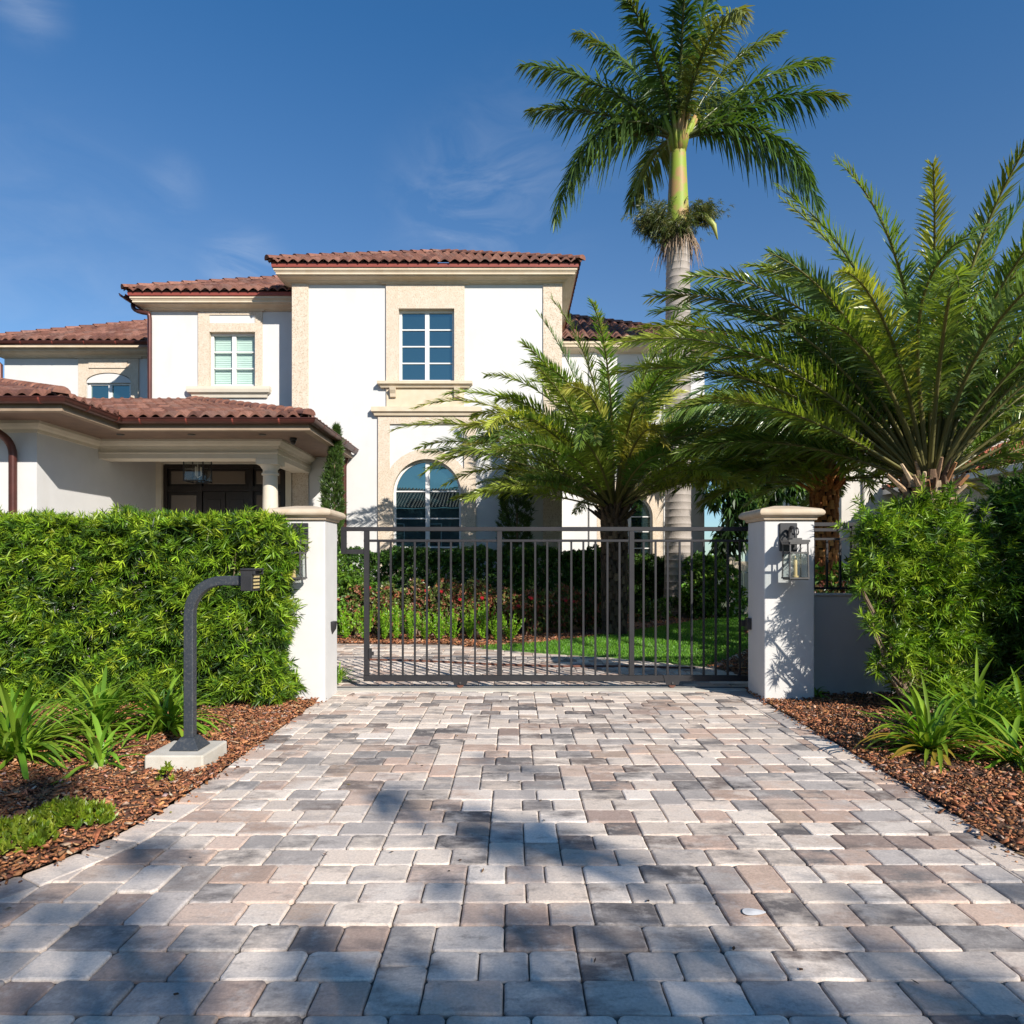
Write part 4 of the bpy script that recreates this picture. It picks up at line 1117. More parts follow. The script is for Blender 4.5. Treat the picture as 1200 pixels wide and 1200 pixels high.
# house across the street: seen only in the window glass
ob = thing('house_across_street', (-6,-20,0), 'tile roofed house across the street reflected in the arched window', 'house')
b = MB(); b.box(-17,3,-27,-18.9,0,5.795); b.box(-20,-11,-18.99,-17.4,0,7.4); b.build('wall', 'darkwall', ob)
tile_mesh('roof', (3.5,-18.5), (-1,0), (0,-1), 21, 4.6, .4, [], 5.8, ob)
tile_mesh('roof', (-10.4,-16.9), (-1,0), (0,-1), 10, 4.6, .4, [], 7.6, ob)
deck('underlay', [(3.4,-18.5),(-17.4,-18.5),(-17.4,-23),(3.4,-23)], 5.8, (0,-18.5), (0,-1), .4, ob)
for xx in (-9,-6,-2,1):
    q = MB(); q.box(xx-.6,xx+.6,-18.899,-18.84,2.8,4.6); q.build('window', 'white', ob)
    q = MB(); q.box(xx-.53,xx+.53,-18.839,-18.83,2.87,4.53); q.build('pane', 'door', ob)

# ------------------------------------------------------------------ palms
def frond_arrays(base, az, el0, L, droop, nl, lmax, lw, v_up=25, start=.16, plum=0, ldroop=.25, pal=None, wts=None, curl=0, a0=62, a1=24, pw=1.6, roll=0.):
    n = 26; t = np.linspace(0,1,n)
    el = np.radians(el0) - np.radians(droop)*t**pw
    aa = az + curl*t*t
    d = np.stack([np.cos(aa)*np.cos(el), np.sin(aa)*np.cos(el), np.sin(el)],1)
    P = np.array(base) + np.concatenate([[[0,0,0]], np.cumsum(d[:-1]*L/(n-1),0)])
    s0 = np.stack([-np.sin(aa), np.cos(aa), np.zeros(n)],1); up = np.cross(d, s0)
    ro = (roll*(.25+t))[:,None]; s0 = s0*np.cos(ro)+up*np.sin(ro)
    tl = np.linspace(start, .995, nl)
    Vs=[];Fs=[];Cs=[]
    basecol = pick_cols(1, pal, wts, .12)[0]
    for side in (-1,1):
        tj = (tl + rng.normal(0,.004,nl)).clip(start,.998)
        f = tj*(n-1); i = np.minimum(f.astype(int), n-2); fr = (f-i)[:,None]
        p = P[i]*(1-fr)+P[i+1]*fr; dd = unit(d[i]*(1-fr)+d[i+1]*fr); ss = unit(s0[i]*(1-fr)+s0[i+1]*fr)*side; uu = np.cross(dd, ss*side)
        w_ = (tj-start)/(1-start)
        prof = np.minimum(1, .35+2.6*w_)*(1-.66*w_**3.2)
        al = np.radians(a0+(a1-a0)*w_ + rng.normal(0,4,nl))[:,None]
        vu = np.radians(v_up + rng.normal(0,7,nl) + plum*rng.choice([-1,0,1],nl))[:,None]
        ld = unit(dd*np.cos(al) + (ss*np.cos(vu)+uu*np.sin(vu))*np.sin(al))
        ln = lmax*prof*(1+rng.normal(0,.07,nl))
        ref = unit(uu + rng.normal(0,.42,(nl,3)))
        V,F = leaf_strips(p, ld, ln, lw*(.75+.4*prof), ldroop*rng.uniform(.5,1.5,nl), ref=ref, basew=.5, tipw=.1)
        Vs.append(V); Fs.append(F)
        c = basecol*(1+rng.normal(0,.13,(nl,1)))
        tipy = (w_ > .75)[:,None]*rng.uniform(0,.5,(nl,1))*(rng.random() < .35)
        c = c*(1-tipy)+np.array([[.26,.20,.03]])*tipy
        Cs.append(np.repeat(np.clip(c,.003,.9),6,0))
    V = np.concatenate(Vs); F = np.concatenate([Fs[0], Fs[1]+len(Vs[0])]); C = np.concatenate(Cs)
    return V,F,C,P

def rachis_arrays(P, r0, r1, col):
    n = len(P); k = 5; V=[];F=[]
    for i in range(n):
        t = unit(P[min(i+1,n-1)]-P[max(i-1,0)]); a = unit(np.cross(t,[0.02,.03,1.])); b = np.cross(t,a); r = r0*(1-i/(n-1))**.8+r1
        for j in range(k):
            an = 2*PI*j/k; V.append(P[i]+(a*math.cos(an)*1.25+b*math.sin(an)*.8)*r)
    for i in range(n-1):
        for j in range(k): F.append((i*k+j,i*k+(j+1)%k,(i+1)*k+(j+1)%k,(i+1)*k+j))
    return np.array(V), np.array(F), np.repeat(np.array([col]),len(V),0)

SYL = [(.18,.275,.042),(.26,.34,.052),(.11,.185,.040),(.38,.40,.07),(.16,.25,.09)]
def boots_trunk(b, cx, cy, z0, z1, r0, r1, cols, n_turn=13, size=.16, up=.5):
    z = z0; k = 0; dz = .0125
    n = int((z1-z0)/dz)
    b.tube([(cx,cy,z0-.1),(cx,cy,z1)],[r0*.92,r1*.92],14,col=(.05,.03,.02,1))
    for i in range(n):
        t = i/n; z = z0+(z1-z0)*t; r = r0+(r1-r0)*t; a = i*2.39996
        c = rnd.choice(cols); j = rnd.uniform(.7,1.3); col = (c[0]*j,c[1]*j,c[2]*j,1)
        d = Vector((math.cos(a),math.sin(a),0)); s = Vector((-d.y,d.x,0)); w = size*.42*rnd.uniform(.8,1.2); h = size*rnd.uniform(.7,1.2)
        p = Vector((cx,cy,z))+d*r*.9
        q = p + Vector((0,0,h)) + d*size*up*rnd.uniform(.25,.7)
        vs = [p-s*w-d*.02, p+s*w-d*.02, q+s*w*.55, q-s*w*.55, p-s*w*.5+d*.06, p+s*w*.5+d*.06, q+s*w*.3+d*.02, q-s*w*.3+d*.02]
        b.add(vs, [(0,1,2,3),(4,5,6,7),(0,1,5,4),(1,2,6,5),(2,3,7,6),(3,0,4,7)], col)

def date_palm(label, x, y, ztop, r, L, fronds, bootcols, seed, lmax=.46, nl=78, lw=.034, petiole=True, z0=0, pal=SYL, wts=(4,4,2.4,1.8,2), r0=None, front_short=0):
    global rng
    t = thing('palm_tree', (x,y,0), label, 'palm tree', 'feathery palms round the gate')
    b = MB(); boots_trunk(b, x, y, z0, ztop, r0 or r*.9, r, bootcols, size=.17); b.build('trunk', 'boot', t, colors=True)
    # heart of the crown: upright old leaf bases and fibre
    b = MB()
    for i in range(46):
        a = i*2.39996; e = math.radians(78-45*(i/46)); rr = r*(.35+.62*i/46)
        c = rnd.choice(bootcols); j = rnd.uniform(.8,1.5); col=(c[0]*j,c[1]*j,c[2]*j,1)
        p0 = Vector((x+rr*math.cos(a)*.8,y+rr*math.sin(a)*.8,ztop-.12-.15*(i/46))); d = Vector((math.cos(a)*math.cos(e),math.sin(a)*math.cos(e),math.sin(e)))
        h = rnd.uniform(.25,.55); b.tube([p0,p0+d*h*.5,p0+d*h],[.05,.036,.02],5,col=col)
    crown = b.build('crown', 'boot', t, colors=True)
    for (az,el,ln,dr) in fronds:
        a = math.radians(az); base = (x+r*.55*math.cos(a), y+r*.55*math.sin(a), ztop-.05+.18*math.sin(math.radians(el)))
        if front_short and 200 < az % 360 < 330 and el < 50: continue
        V,F,C,P = frond_arrays(base, a, el, L*ln, dr, nl, lmax*(.85+.15*ln), lw, v_up=rng.uniform(22,34), start=rng.uniform(.16,.26), plum=27, ldroop=.2, pal=pal, wts=wts, curl=rng.normal(0,.30), a0=60, a1=27, roll=rng.normal(0,.5))
        RV,RF,RC = rachis_arrays(P, .024, .004, (.24,.22,.085))
        V,F,C = join_arr([(V,F,C),(RV,RF,RC)])
        quads_mesh('frond', V, F, C, 'palm', crown)
    return t

def auto_fronds(n, seed, emin=-22, emax=84, lo=.85, hi=1.08, rot=0):
    r = random.Random(seed); out = []
    for i in range(n):
        f = i/(n-1); el = emax - (emax-emin)*f**.92 + r.uniform(-5,5)
        az = (i*137.508+rot+r.uniform(-10,10)) % 360
        dr = 34 + 50*math.sin(PI*min(1,f*1.1)) + r.uniform(-8,14)
        ln = r.uniform(lo,hi)*(1-.22*max(0,(f-.75)/.25))
        out.append((az,el,ln,dr))
    return out

BOOT_DARK = [(.10,.062,.04),(.075,.046,.03),(.14,.09,.055),(.055,.036,.025)]
BOOT_TAN = [(.30,.20,.12),(.22,.135,.08),(.38,.28,.18),(.15,.09,.055),(.30,.14,.06)]
BOOT_ORANGE = [(.42,.17,.05),(.34,.13,.04),(.26,.10,.035),(.46,.22,.075)]
date_palm('full crowned feathery palm on the lawn before the white house facade', 2.1, 14.0, 2.62, .25, 4.2,
          auto_fronds(94, 3, 17, 80, .84, 1.05, 40)+[(174,42,1.20,62),(181,54,1.15,76),(168,36,1.14,50),(178,62,1.05,80)], BOOT_DARK, 3, front_short=0, lmax=.43, nl=140, lw=.025)
date_palm('tallest of the feathery palms rising behind the bright bush beside the right-hand pillar', 5.80, 9.5, 2.62, .30, 4.5,
          auto_fronds(112, 8, 23, 83, .82, 1.0, 15)+[(178,52,1.04,66),(186,44,1.06,60),(170,60,1.04,74),(182,38,1.04,52),(174,47,1.1,62),(188,56,1.06,70),(166,42,1.04,56),(192,62,1.02,76)], BOOT_TAN, 8, front_short=.66, lmax=.44, nl=150, lw=.023)
date_palm('smaller shaded palm with an orange brown trunk between the pillar and the neighbouring house', 5.95, 13.0, 3.1, .22, 2.9,
          auto_fronds(56, 5, 2, 80, .85, 1.05, 70), BOOT_ORANGE, 5, lmax=.42, nl=70)

date_palm('added palm mostly outside the right frame edge, behind the tallest feathery palm, shading the grey trunk', 10.9, 12.0, 4.0, .28, 4.0,
          auto_fronds(60, 13, 0, 82, .85, 1.05, 22), BOOT_TAN, 13, lmax=.44, nl=90, lw=.03)  # added mostly out of view to shade the royal palm trunk and lawn

# royal palm
rp = thing('royal_palm', (4.58,19.0,0), 'towering palm with smooth grey trunk and green crownshaft above the roofs', 'palm tree')
rx, ry = 4.62, 19.0
b = MB(); prof = [(0,.46),(.4,.40),(1,.37),(3,.355),(6,.35),(8,.345),(9.3,.33),(10.2,.31),(10.8,.28)]
z=0; zz=[];rr=[]
while z < 10.8:
    for i in range(len(prof)-1):
        if prof[i][0] <= z <= prof[i+1][0]:
            r_ = prof[i][1]+(prof[i+1][1]-prof[i][1])*(z-prof[i][0])/(prof[i+1][0]-prof[i][0])
    zz += [z, z+.17, z+.185]; rr += [r_, r_*.995, r_*1.025]; z += .20
b.tube([(rx,ry,q) for q in zz], rr, 24); b.build('trunk', 'royal_trunk', rp, smooth='auto')
b = MB(); b.tube([(rx,ry,q) for q in (10.75,10.9,11.2,11.8,12.4,12.9,13.3)], [.27,.30,.30,.27,.24,.22,.18], 20); b.build('crownshaft', 'crownshaft', rp, smooth=True)
b = MB()
for i in range(170):
    a = rnd.uniform(0,2*PI); r_ = rnd.uniform(.27,.36); p = Vector((rx+r_*math.cos(a),ry+r_*math.sin(a),10.75+rnd.uniform(-.25,.05)))
    d = Vector((math.cos(a)*rnd.uniform(.05,.5),math.sin(a)*rnd.uniform(.05,.5),-1)); h = rnd.uniform(.3,1.0)
    b.tube([p,p+d*h*.5+Vector((math.cos(a),math.sin(a),0))*.06,p+d*h],[.012,.010,.003],4)
b.build('dry_skirt', 'fibre', rp)
def spray(cx, cy, cz, sz, n):
    C = np.array([cx,cy,cz])+rng.normal(0,1,(n,3))*np.array([sz*.42,sz*.42,sz*.30]); A = unit(C-np.array([rx,ry,cz+.2])+rng.normal(0,.3,(n,3)))
    return whorls(C, A, 8, .13, .014, (5,70), .5, [(.10,.13,.03),(.15,.15,.045),(.07,.09,.025)], [3,2,3])
V,F,C = join_arr([spray(rx-.66,ry-.2,11.05,.58,560), spray(rx-.45,ry-.3,10.65,.5,300), spray(rx+.58,ry-.2,11.15,.48,420), spray(rx,ry-.42,10.72,.36,170), spray(rx+.1,ry+.5,10.95,.6,220), spray(rx-.85,ry-.2,10.8,.34,120)])
quads_mesh('inflorescence', V, F, C, 'leaf', rp)
b = MB(); b.tube([(rx+.35,ry-.25,11.1),(rx+.65,ry-.35,11.0),(rx+.88,ry-.4,10.7),(rx+.98,ry-.4,10.32)],[.05,.085,.075,.015],10); b.build('flower_spathe', 'spathe', rp, smooth=True)
b = MB()
for k in range(16):
    a = k*2.4; b.tube([(rx+.12*math.cos(a),ry+.12*math.sin(a),12.9),(rx+.24*math.cos(a),ry+.24*math.sin(a),13.35),(rx+.5*math.cos(a),ry+.5*math.sin(a),13.8)],[.10,.075,.045],7)
crown = b.build('crown', 'crownshaft', rp, smooth=True)
RF = [(180,42,1.06,42,1.5),(174,28,.93,36,1.5),(4,45,1.10,38,1.5),(-5,30,1.0,48,1.5),(187,16,1.04,100,.85),(200,26,.90,108,.9),(-2,18,1.04,92,.9),(-17,24,.93,100,.85),
      (40,58,.95,60,1.5),(146,60,.9,55,1.5),(262,74,1.0,60,1.4),(280,60,.92,112,1.2),(100,72,1.0,50,1.5),(11,66,1.0,46,1.5),(167,68,1.02,40,1.5),(300,80,1.0,30,1.5),(225,70,.85,70,1.3),(95,40,.9,90,1.2)]
ROY = [(.075,.14,.028),(.11,.18,.036),(.17,.21,.045),(.055,.105,.026)]
for (az,el,ln,dr,pw) in RF:
    a = math.radians(az); base = (rx+.14*math.cos(a), ry+.14*math.sin(a), 13.3)
    V,F,C,P = frond_arrays(base, a, el, 4.5*ln, dr, 135, .86, .055, v_up=0, start=.10, plum=38, ldroop=.62, pal=ROY, wts=(3,4,2,2), curl=rng.normal(0,.12), a0=66, a1=30, pw=pw)
    RV,RFc,RC = rachis_arrays(P, .05, .006, (.13,.15,.05))
    V,F,C = join_arr([(V,F,C),(RV,RFc,RC)])
    quads_mesh('frond', V, F, C, 'palm', crown)

# ------------------------------------------------------------------ hedges, bushes, plants
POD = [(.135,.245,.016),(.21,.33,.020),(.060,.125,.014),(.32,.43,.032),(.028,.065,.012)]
def box_shell(n, x0,x1,y0,y1,z0,z1, depth=.28, faces=('front','top','left','right','back')):
    P=[];A=[]
    area = {'front':(x1-x0)*(z1-z0),'back':(x1-x0)*(z1-z0),'top':(x1-x0)*(y1-y0),'left':(y1-y0)*(z1-z0),'right':(y1-y0)*(z1-z0)}
    tot = sum(area[f] for f in faces)
    for f in faces:
        m = int(n*area[f]/tot); x = rng.uniform(x0,x1,m); y = rng.uniform(y0,y1,m); z = rng.uniform(z0,z1,m)
        dp = depth*rng.beta(1,1.9,m) - .05
        if f=='front': y = y0+dp; a=(0,-1,.35)
        if f=='back': y = y1-dp; a=(0,1,.35)
        if f=='top': z = z1-dp; a=(0,-.1,1)
        if f=='left': x = x0+dp; a=(-1,0,.35)
        if f=='right': x = x1-dp; a=(1,0,.35)
        p = np.stack([x,y,z],1)
        # uneven clipped face
        bmp = .06*np.sin(p[:,0]*4.3+p[:,2]*3.1)+.05*np.sin(p[:,0]*9.1-p[:,2]*7.7+p[:,1]*5)+rng.normal(0,.02,m)
        aa = np.array(a); p = p+aa*bmp[:,None]
        P.append(p); A.append(unit(aa+rng.normal(0,.5,(m,3))))
    return np.concatenate(P), np.concatenate(A)

hd = thing('hedge', (-4.2,6.6,0), 'long clipped bright green hedge ending at the white gate pillar', 'hedge')
C0,A0 = box_shell(11500, -8.2,-2.40,7.02,7.42,.06,1.92, .26, ('front','top','right'))
sx_ = rng.uniform(-5.6,-2.4,170); su = unit(np.stack([rng.normal(0,.4,170),rng.normal(-.25,.35,170),np.ones(170)],1)); sh_ = rng.uniform(.03,.12,170)
SP = np.concatenate([np.stack([sx_,rng.uniform(7.0,7.4,170),np.full(170,1.89)],1)+su*(sh_*g_)[:,None] for g_ in np.linspace(0,1,4)]); SA = np.concatenate([su]*4)
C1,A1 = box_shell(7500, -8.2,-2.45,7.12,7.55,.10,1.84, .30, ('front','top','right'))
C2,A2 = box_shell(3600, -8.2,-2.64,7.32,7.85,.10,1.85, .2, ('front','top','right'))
k = C0[:,0] < -5.4; pit = np.sin(C0[:,0]*7.3+1.7*np.sin(C0[:,2]*6.1))+np.sin(C0[:,2]*8.7+1.9*np.sin(C0[:,0]*5.2))+.6*np.sin(C0[:,0]*17+C0[:,2]*13); keep = (~k | (rng.random(len(C0)) < .5)) & ((pit > -.45) | (rng.random(len(C0)) < .12)); C0,A0 = C0[keep],A0[keep]
# the right end leans back from the pillar towards the ground
V,F,C = join_arr([whorls(C0,A0,16,.090,.0115,(15,88),.12,POD,[5,4,3.4,2.4,2.4]), whorls(C1,A1,13,.09,.014,(20,88),.12,POD,[1.2,.4,5,.1,6]), whorls(SP,SA,11,.085,.011,(15,70),.1,POD,[4,5,1,3,0]), whorls(C2,A2,10,.11,.03,(20,88),.12,POD,[.3,0,3,0,8])])  # inner shells get darker leaves: older growth, plus hedge-depth shade put into colour
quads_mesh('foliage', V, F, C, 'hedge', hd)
b = MB()
for i in range(60):
    x_ = -7.9+i*.09+rnd.uniform(-.04,.04); y_ = rnd.uniform(7.15,7.5); pts=[(x_,y_,0)]
    for s in range(1,6): pts.append((pts[-1][0]+rnd.uniform(-.08,.06), pts[-1][1]+rnd.uniform(-.05,.04), s*.34))
    b.tube(pts,[.018,.016,.014,.011,.008,.004],6)
b.build('stems', 'bark', hd)

def blob_bush(name, label, cat, blobs, n, palette, wts, L=.10, W=.0135, nl=15, mat='hedge', stems=True, group=None, th=(20,85), droop=.15, shell=.45, base=None, flatten=1, shoots=0):
    bx_ = sum(q[0] for q in blobs)/len(blobs); by_ = sum(q[1] for q in blobs)/len(blobs)
    t = thing(name, (bx_,by_,0), label, cat, group)
    tot = sum(q[3]**2 for q in blobs); P=[];A=[]
    for (x,y,z,r) in blobs:
        m = int(n*r*r/tot); d = rand_dirs(m); d[:,2] *= flatten; rad = r*(1-shell*rng.beta(1,1.7,m))
        rad *= 1+.12*np.sin(d[:,0]*6+x*3)*np.cos(d[:,2]*7+y)+rng.normal(0,.05,m)
        p = np.array([x,y,z])+d*rad[:,None]; k = p[:,2] > .05
        P.append(p[k]); A.append(unit(d+np.array([0,0,.45])+rng.normal(0,.45,(m,3)))[k])
        for q in range(int(shoots*r*r/tot)):
            dd = rand_dirs(1)[0]; dd[2] = abs(dd[2])*.8+.15*rng.normal(); dd = dd/np.linalg.norm(dd)
            u2 = unit(dd+np.array([rng.normal(0,.35),rng.normal(0,.35),.55])); h = rng.uniform(.12,.34)
            for g_ in np.linspace(0,1,6):
                pp = np.array([x,y,z])+dd*r*.85+u2*h*g_
                if pp[2] > .05: P.append(pp[None]); A.append(u2[None])
    P = np.concatenate(P); A = np.concatenate(A)
    V,F,C = whorls(P,A,nl,L,W,th,droop,palette,wts)
    quads_mesh('foliage', V, F, C, mat, t)
    if stems:
        b = MB()
        for (x,y,z,r) in blobs:
            for k in range(3):
                b.tube([(bx_+rnd.uniform(-.12,.12),by_+rnd.uniform(-.1,.1),-.02),((bx_+x)/2+rnd.uniform(-.1,.1),(by_+y)/2,z*.5),(x+rnd.uniform(-.5,.5)*r,y+rnd.uniform(-.5,.5)*r,z+r*rnd.uniform(.1,.7))],[.022,.015,.005],6)
        b.build('stems', 'bark', t)
    return t
blob_bush('bush', 'loose bright yellow-green bush leaning over the low wall beside the lantern pillar', 'bush',
  [((px_-600)*(yy+.24)/800, yy+.24, 1.5+(660-py_-(14 if py_ < 660 else 0))*(yy+.24)/800, rp_*yy/800*.94) for (px_,py_,rp_,yy) in
   [(1045,618,36,6.6),(1092,612,38,6.7),(1126,645,27,6.6),(1032,655,30,6.5),(1075,672,46,6.6),(1112,695,36,6.6),(1042,706,28,6.5),(1085,732,44,6.6),(1118,748,30,6.6),(1052,757,26,6.45),(1082,792,38,6.6),(1112,802,28,6.6),
    (1014,640,11,6.5),(1008,690,8,6.35),(1020,735,9,6.35),(1030,782,11,6.4),(1058,588,20,6.7),(1108,584,18,6.7),(1012,612,11,6.6),(1142,625,18,6.75),(1146,700,22,6.75),(1150,660,18,6.8),(1140,755,20,6.7)]], 2900, POD, [5,5,3,2.2,2], L=.095, W=.0115, shell=.75, shoots=110)
PODD = [(.07,.145,.018),(.10,.19,.022),(.045,.095,.016),(.14,.22,.025)]  # darker POD colours: the shade on the right-edge bush painted into its leaves
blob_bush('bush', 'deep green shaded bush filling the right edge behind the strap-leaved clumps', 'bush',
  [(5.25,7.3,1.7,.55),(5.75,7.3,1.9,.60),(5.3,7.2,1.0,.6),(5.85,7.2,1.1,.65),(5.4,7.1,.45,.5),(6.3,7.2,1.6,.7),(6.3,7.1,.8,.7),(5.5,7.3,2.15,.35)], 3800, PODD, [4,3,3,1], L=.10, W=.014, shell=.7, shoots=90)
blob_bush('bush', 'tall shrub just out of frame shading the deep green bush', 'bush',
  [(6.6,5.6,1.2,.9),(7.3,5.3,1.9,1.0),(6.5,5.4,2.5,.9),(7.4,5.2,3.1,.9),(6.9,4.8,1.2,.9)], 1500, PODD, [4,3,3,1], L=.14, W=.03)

def strap_clump(label, x, y, n, L, seed, W=.034, yellow=.02, lean=(0,0)):
    r = np.random.default_rng(seed); V=[];F=[];C=[]
    t = thing('strap_leaf_plant', (x,y,0), label, 'plant', 'strap-leaved clumps in the mulch')
    o = 0; S = 8
    n = int(n*1.6)
    for i in range(n):
        a = r.uniform(0,2*PI); el = math.radians(r.uniform(16,80)); ln = L*r.uniform(.55,1.1); dr = math.radians(r.uniform(55,130))*(1.1-.5*math.sin(el))
        p = np.array([x+r.normal(0,.035),y+r.normal(0,.035),.01]); wd = W*r.uniform(.75,1.2); s = np.array([-math.sin(a),math.cos(a),0])
        col = np.array([.165,.30,.028])*r.uniform(.7,1.45)*np.array([r.uniform(.85,1.3),1,1])
        if r.random() < yellow and el < .9: col = np.array([.36,.26,.04])
        for k in range(S+1):
            q = k/S; e = el-dr*q**1.5; d = np.array([math.cos(a)*math.cos(e)+lean[0]*q*.3,math.sin(a)*math.cos(e)+lean[1]*q*.3,math.sin(e)])
            if k: p = p+d*ln/S
            if p[2] < .03: p[2] = .03
            ww = wd*(.55+.9*q*(1-q)*2)*(1 if q < .8 else (1-q)/.2*.9+.1)
            nn = unit(np.cross(d,s)); 
            V += [p-s*ww/2+nn*ww*.16, p, p+s*ww/2+nn*ww*.16]; C += [col]*3
            if k:
                b0 = o+(k-1)*3; F += [(b0,b0+1,b0+4,b0+3),(b0+1,b0+2,b0+5,b0+4)]
        o += (S+1)*3
    quads_mesh('leaves', V, F, np.array(C), 'strap', t, smooth=True)
    b = MB(); b.tube([(x,y,-.02),(x,y,.06)],[.07,.04],8); b.build('rootstock', 'strap_base', t)
M['strap_base'] = surf('strap_plant_base', (.30,.32,.16), rough=.7)
strap_clump('large strap-leaved clump cut by the frame edge before the clipped hedge', -3.75, 5.15, 85, .88, 1)
strap_clump('strap-leaved clump nearest the hedge foot, left of the keypad post', -3.05, 6.0, 60, .66, 2)
strap_clump('dense tuft of strap leaves between two others under the clipped hedge', -3.55, 5.85, 70, .78, 3)
strap_clump('small sparse strap-leaved tuft alone on the open mulch near the keypad block', -3.0, 4.95, 14, .48, 4)
strap_clump('foremost strap-leaved clump with yellowing outer leaves under the bright bush', 3.25, 5.30, 62, .70, 5, yellow=.12)
strap_clump('strap-leaved clump tucked between the bright bush and the yellowing one', 3.95, 5.80, 75, .80, 6)
strap_clump('strap-leaved clump at the right-hand frame edge before the shaded bush', 4.32, 5.75, 75, .80, 7)
strap_clump('strap-leaved plant low in front at the right frame edge', 3.72, 5.02, 40, .56, 9)
strap_clump('tiny leafy tuft at the foot of the lantern pillar', 3.36, 7.6, 16, .22, 10, W=.03)
strap_clump('short tuft of blades at the gate track end beside the hedge-side pillar', -2.2, 8.6, 40, .30, 12, W=.02)

def groundcover(label, x, y, rx_, ry_, n):
    t = thing('succulent', (x,y,0), label, 'plant', 'low succulents by the paving')
    a = rng.uniform(0,2*PI,n); r_ = np.sqrt(rng.random(n)); P = np.stack([x+rx_*r_*np.cos(a),y+ry_*r_*np.sin(a),.03+.08*(1-r_**2)+rng.uniform(0,.04,n)],1)
    A = unit(np.stack([rng.normal(0,.35,n),rng.normal(0,.35,n),np.ones(n)],1))
    V,F,C = whorls(P,A,11,.034,.012,(10,75),-.1,[(.17,.24,.015),(.24,.30,.03),(.11,.17,.015)],[4,3,3])
    quads_mesh('foliage', V, F, C, 'strap', t)
groundcover('low mat of yellow-green succulent shoots nearest the paving edge', -2.50, 3.86, .24, .15, 230)
groundcover('spreading mat of succulent shoots at the frame edge on dark mulch', -2.60, 3.56, .22, .13, 200)
groundcover('tiny seedling sprig on the mulch beside the concrete block', -2.33, 4.60, .05, .05, 12)

# inner garden
FERN = [(.22,.42,.025),(.30,.50,.035),(.16,.32,.02)]
def fern(x, y):
    t = thing('fern', (x,y,0), 'upright bright green fern in the row edging the bed behind the gate', 'fern', 'bright ferns edging the inner bed')
    P=[];A=[]
    for i in range(15):
        a = rng.uniform(0,2*PI); e = math.radians(rng.uniform(56,88)); h = rng.uniform(.42,.68)
        for s in np.linspace(.1,1,16):
            d = np.array([math.cos(a)*math.cos(e),math.sin(a)*math.cos(e),math.sin(e)]); P.append(np.array([x,y,.04])+d*h*s+rng.normal(0,.007,3)); A.append(d)
    V,F,C = whorls(np.array(P),np.array(A),8,.042,.011,(20,70),.0,FERN,[4,3,3])
    quads_mesh('fronds', V, F, C, 'strap', t)
    return t
f0 = fern(-3.55,12.98)
fk = [f0, fern(-3.18,13.05), fern(-2.8,12.95)]
for i in range(10):
    s = copy_tree(fk[i%3]); xx = -2.45+i*.27+rnd.uniform(-.04,.04); s.location = (xx, 12.98+rnd.uniform(-.08,.06)-.10*max(0,i-6)*.3, 0)
    s.rotation_euler.z = rnd.uniform(0,6.28); s.scale = (1,1,rnd.uniform(.85,1.12))

ROSE = [(.13,.18,.04),(.30,.13,.07),(.19,.20,.06),(.38,.13,.08),(.08,.13,.03)]
rose_spots = [(-2.55,13.75,1.05),(-1.95,13.9,1.15),(-1.35,13.85,1.2),(-.75,13.95,1.15),(-.15,13.9,.95),(.45,14.0,.95),(1.05,14.3,1.0),(1.65,14.9,.9),(-3.1,13.9,1.0)]
rose_lab = ['rose bush with bronze shoots at the left of the flower bed','bronze-tinted rose bush second from the hedge-side end','reddest-topped rose bush behind the fern row','rose bush behind the right-hand ferns, bronze at the top','rose bush just right of the fern row','rose bush in shade with red blooms at its top','rose bush at the foot of the central palm trunk','low shaded rose bush beyond the palm trunk at the lawn edge','rose bush furthest left beside the bright leafy shrub']
def rose(x, y, h, lab, red):
    t = blob_bush('rose_bush', lab, 'rose bush', [(x-.15,y,h*.62,.30),(x+.17,y+.05,h*.66,.30),(x,y-.05,h*.40,.30),(x+.02,y,h*.85,.22)], 620, ROSE, [4,3.4,3,2.2,2.4], L=.06, W=.035, nl=7, mat='leaf', group='rose bushes behind the ferns')
    b = MB()
    for k in range(red):
        px_,py_,pz_ = x+rnd.uniform(-.35,.35), y-.25+rnd.uniform(-.08,.05), h*rnd.uniform(.55,1.02)
        for j in range(7):
            a = j*2.4; r_ = .012+.004*j; b.tube([(px_+r_*.4*math.cos(a),py_+r_*.4*math.sin(a),pz_-.02),(px_+r_*math.cos(a),py_+r_*math.sin(a),pz_+.025)],[.016,.012],6)
    b.build('blooms', 'petal', t)
for i,(x,y,h) in enumerate(rose_spots): rose(x,y,h,rose_lab[i], [1,1,2,1,1,2,2,1,1][i])

DK = [(.045,.105,.016),(.07,.15,.02),(.032,.075,.014),(.10,.19,.024)]
ih = thing('hedge', (-1.2,15.4,0), 'dark clipped hedge along the foot of the white house wall', 'hedge')
C0,A0 = box_shell(11000,-4.3,2.05,15.1,15.9,.1,1.72,.25,('front','top','right'))
C1,A1 = box_shell(8500,1.3,5.75,19.35,20.2,.1,1.62,.3,('front','top','left'))
V,F,C = join_arr([whorls(C0,A0,9,.065,.034,(25,85),.15,DK,[4,3,3,1]), whorls(C1,A1,9,.07,.036,(25,85),.15,DK,[4,3,3,1])])
quads_mesh('foliage', V, F, C, 'leaf', ih)
BR = [(.08,.17,.018),(.13,.25,.025),(.055,.115,.014),(.17,.29,.03)]
blob_bush('shrub', 'bright leafy shrub behind the gate beside the hedge-side pillar', 'shrub', [(-3.75,14.0,.55,.5),(-3.6,14.1,1.05,.48),(-3.9,14.1,1.45,.42),(-3.2,14.3,.9,.42)], 900, BR, [4,3,3,2], L=.085, W=.04, nl=8, mat='leaf')
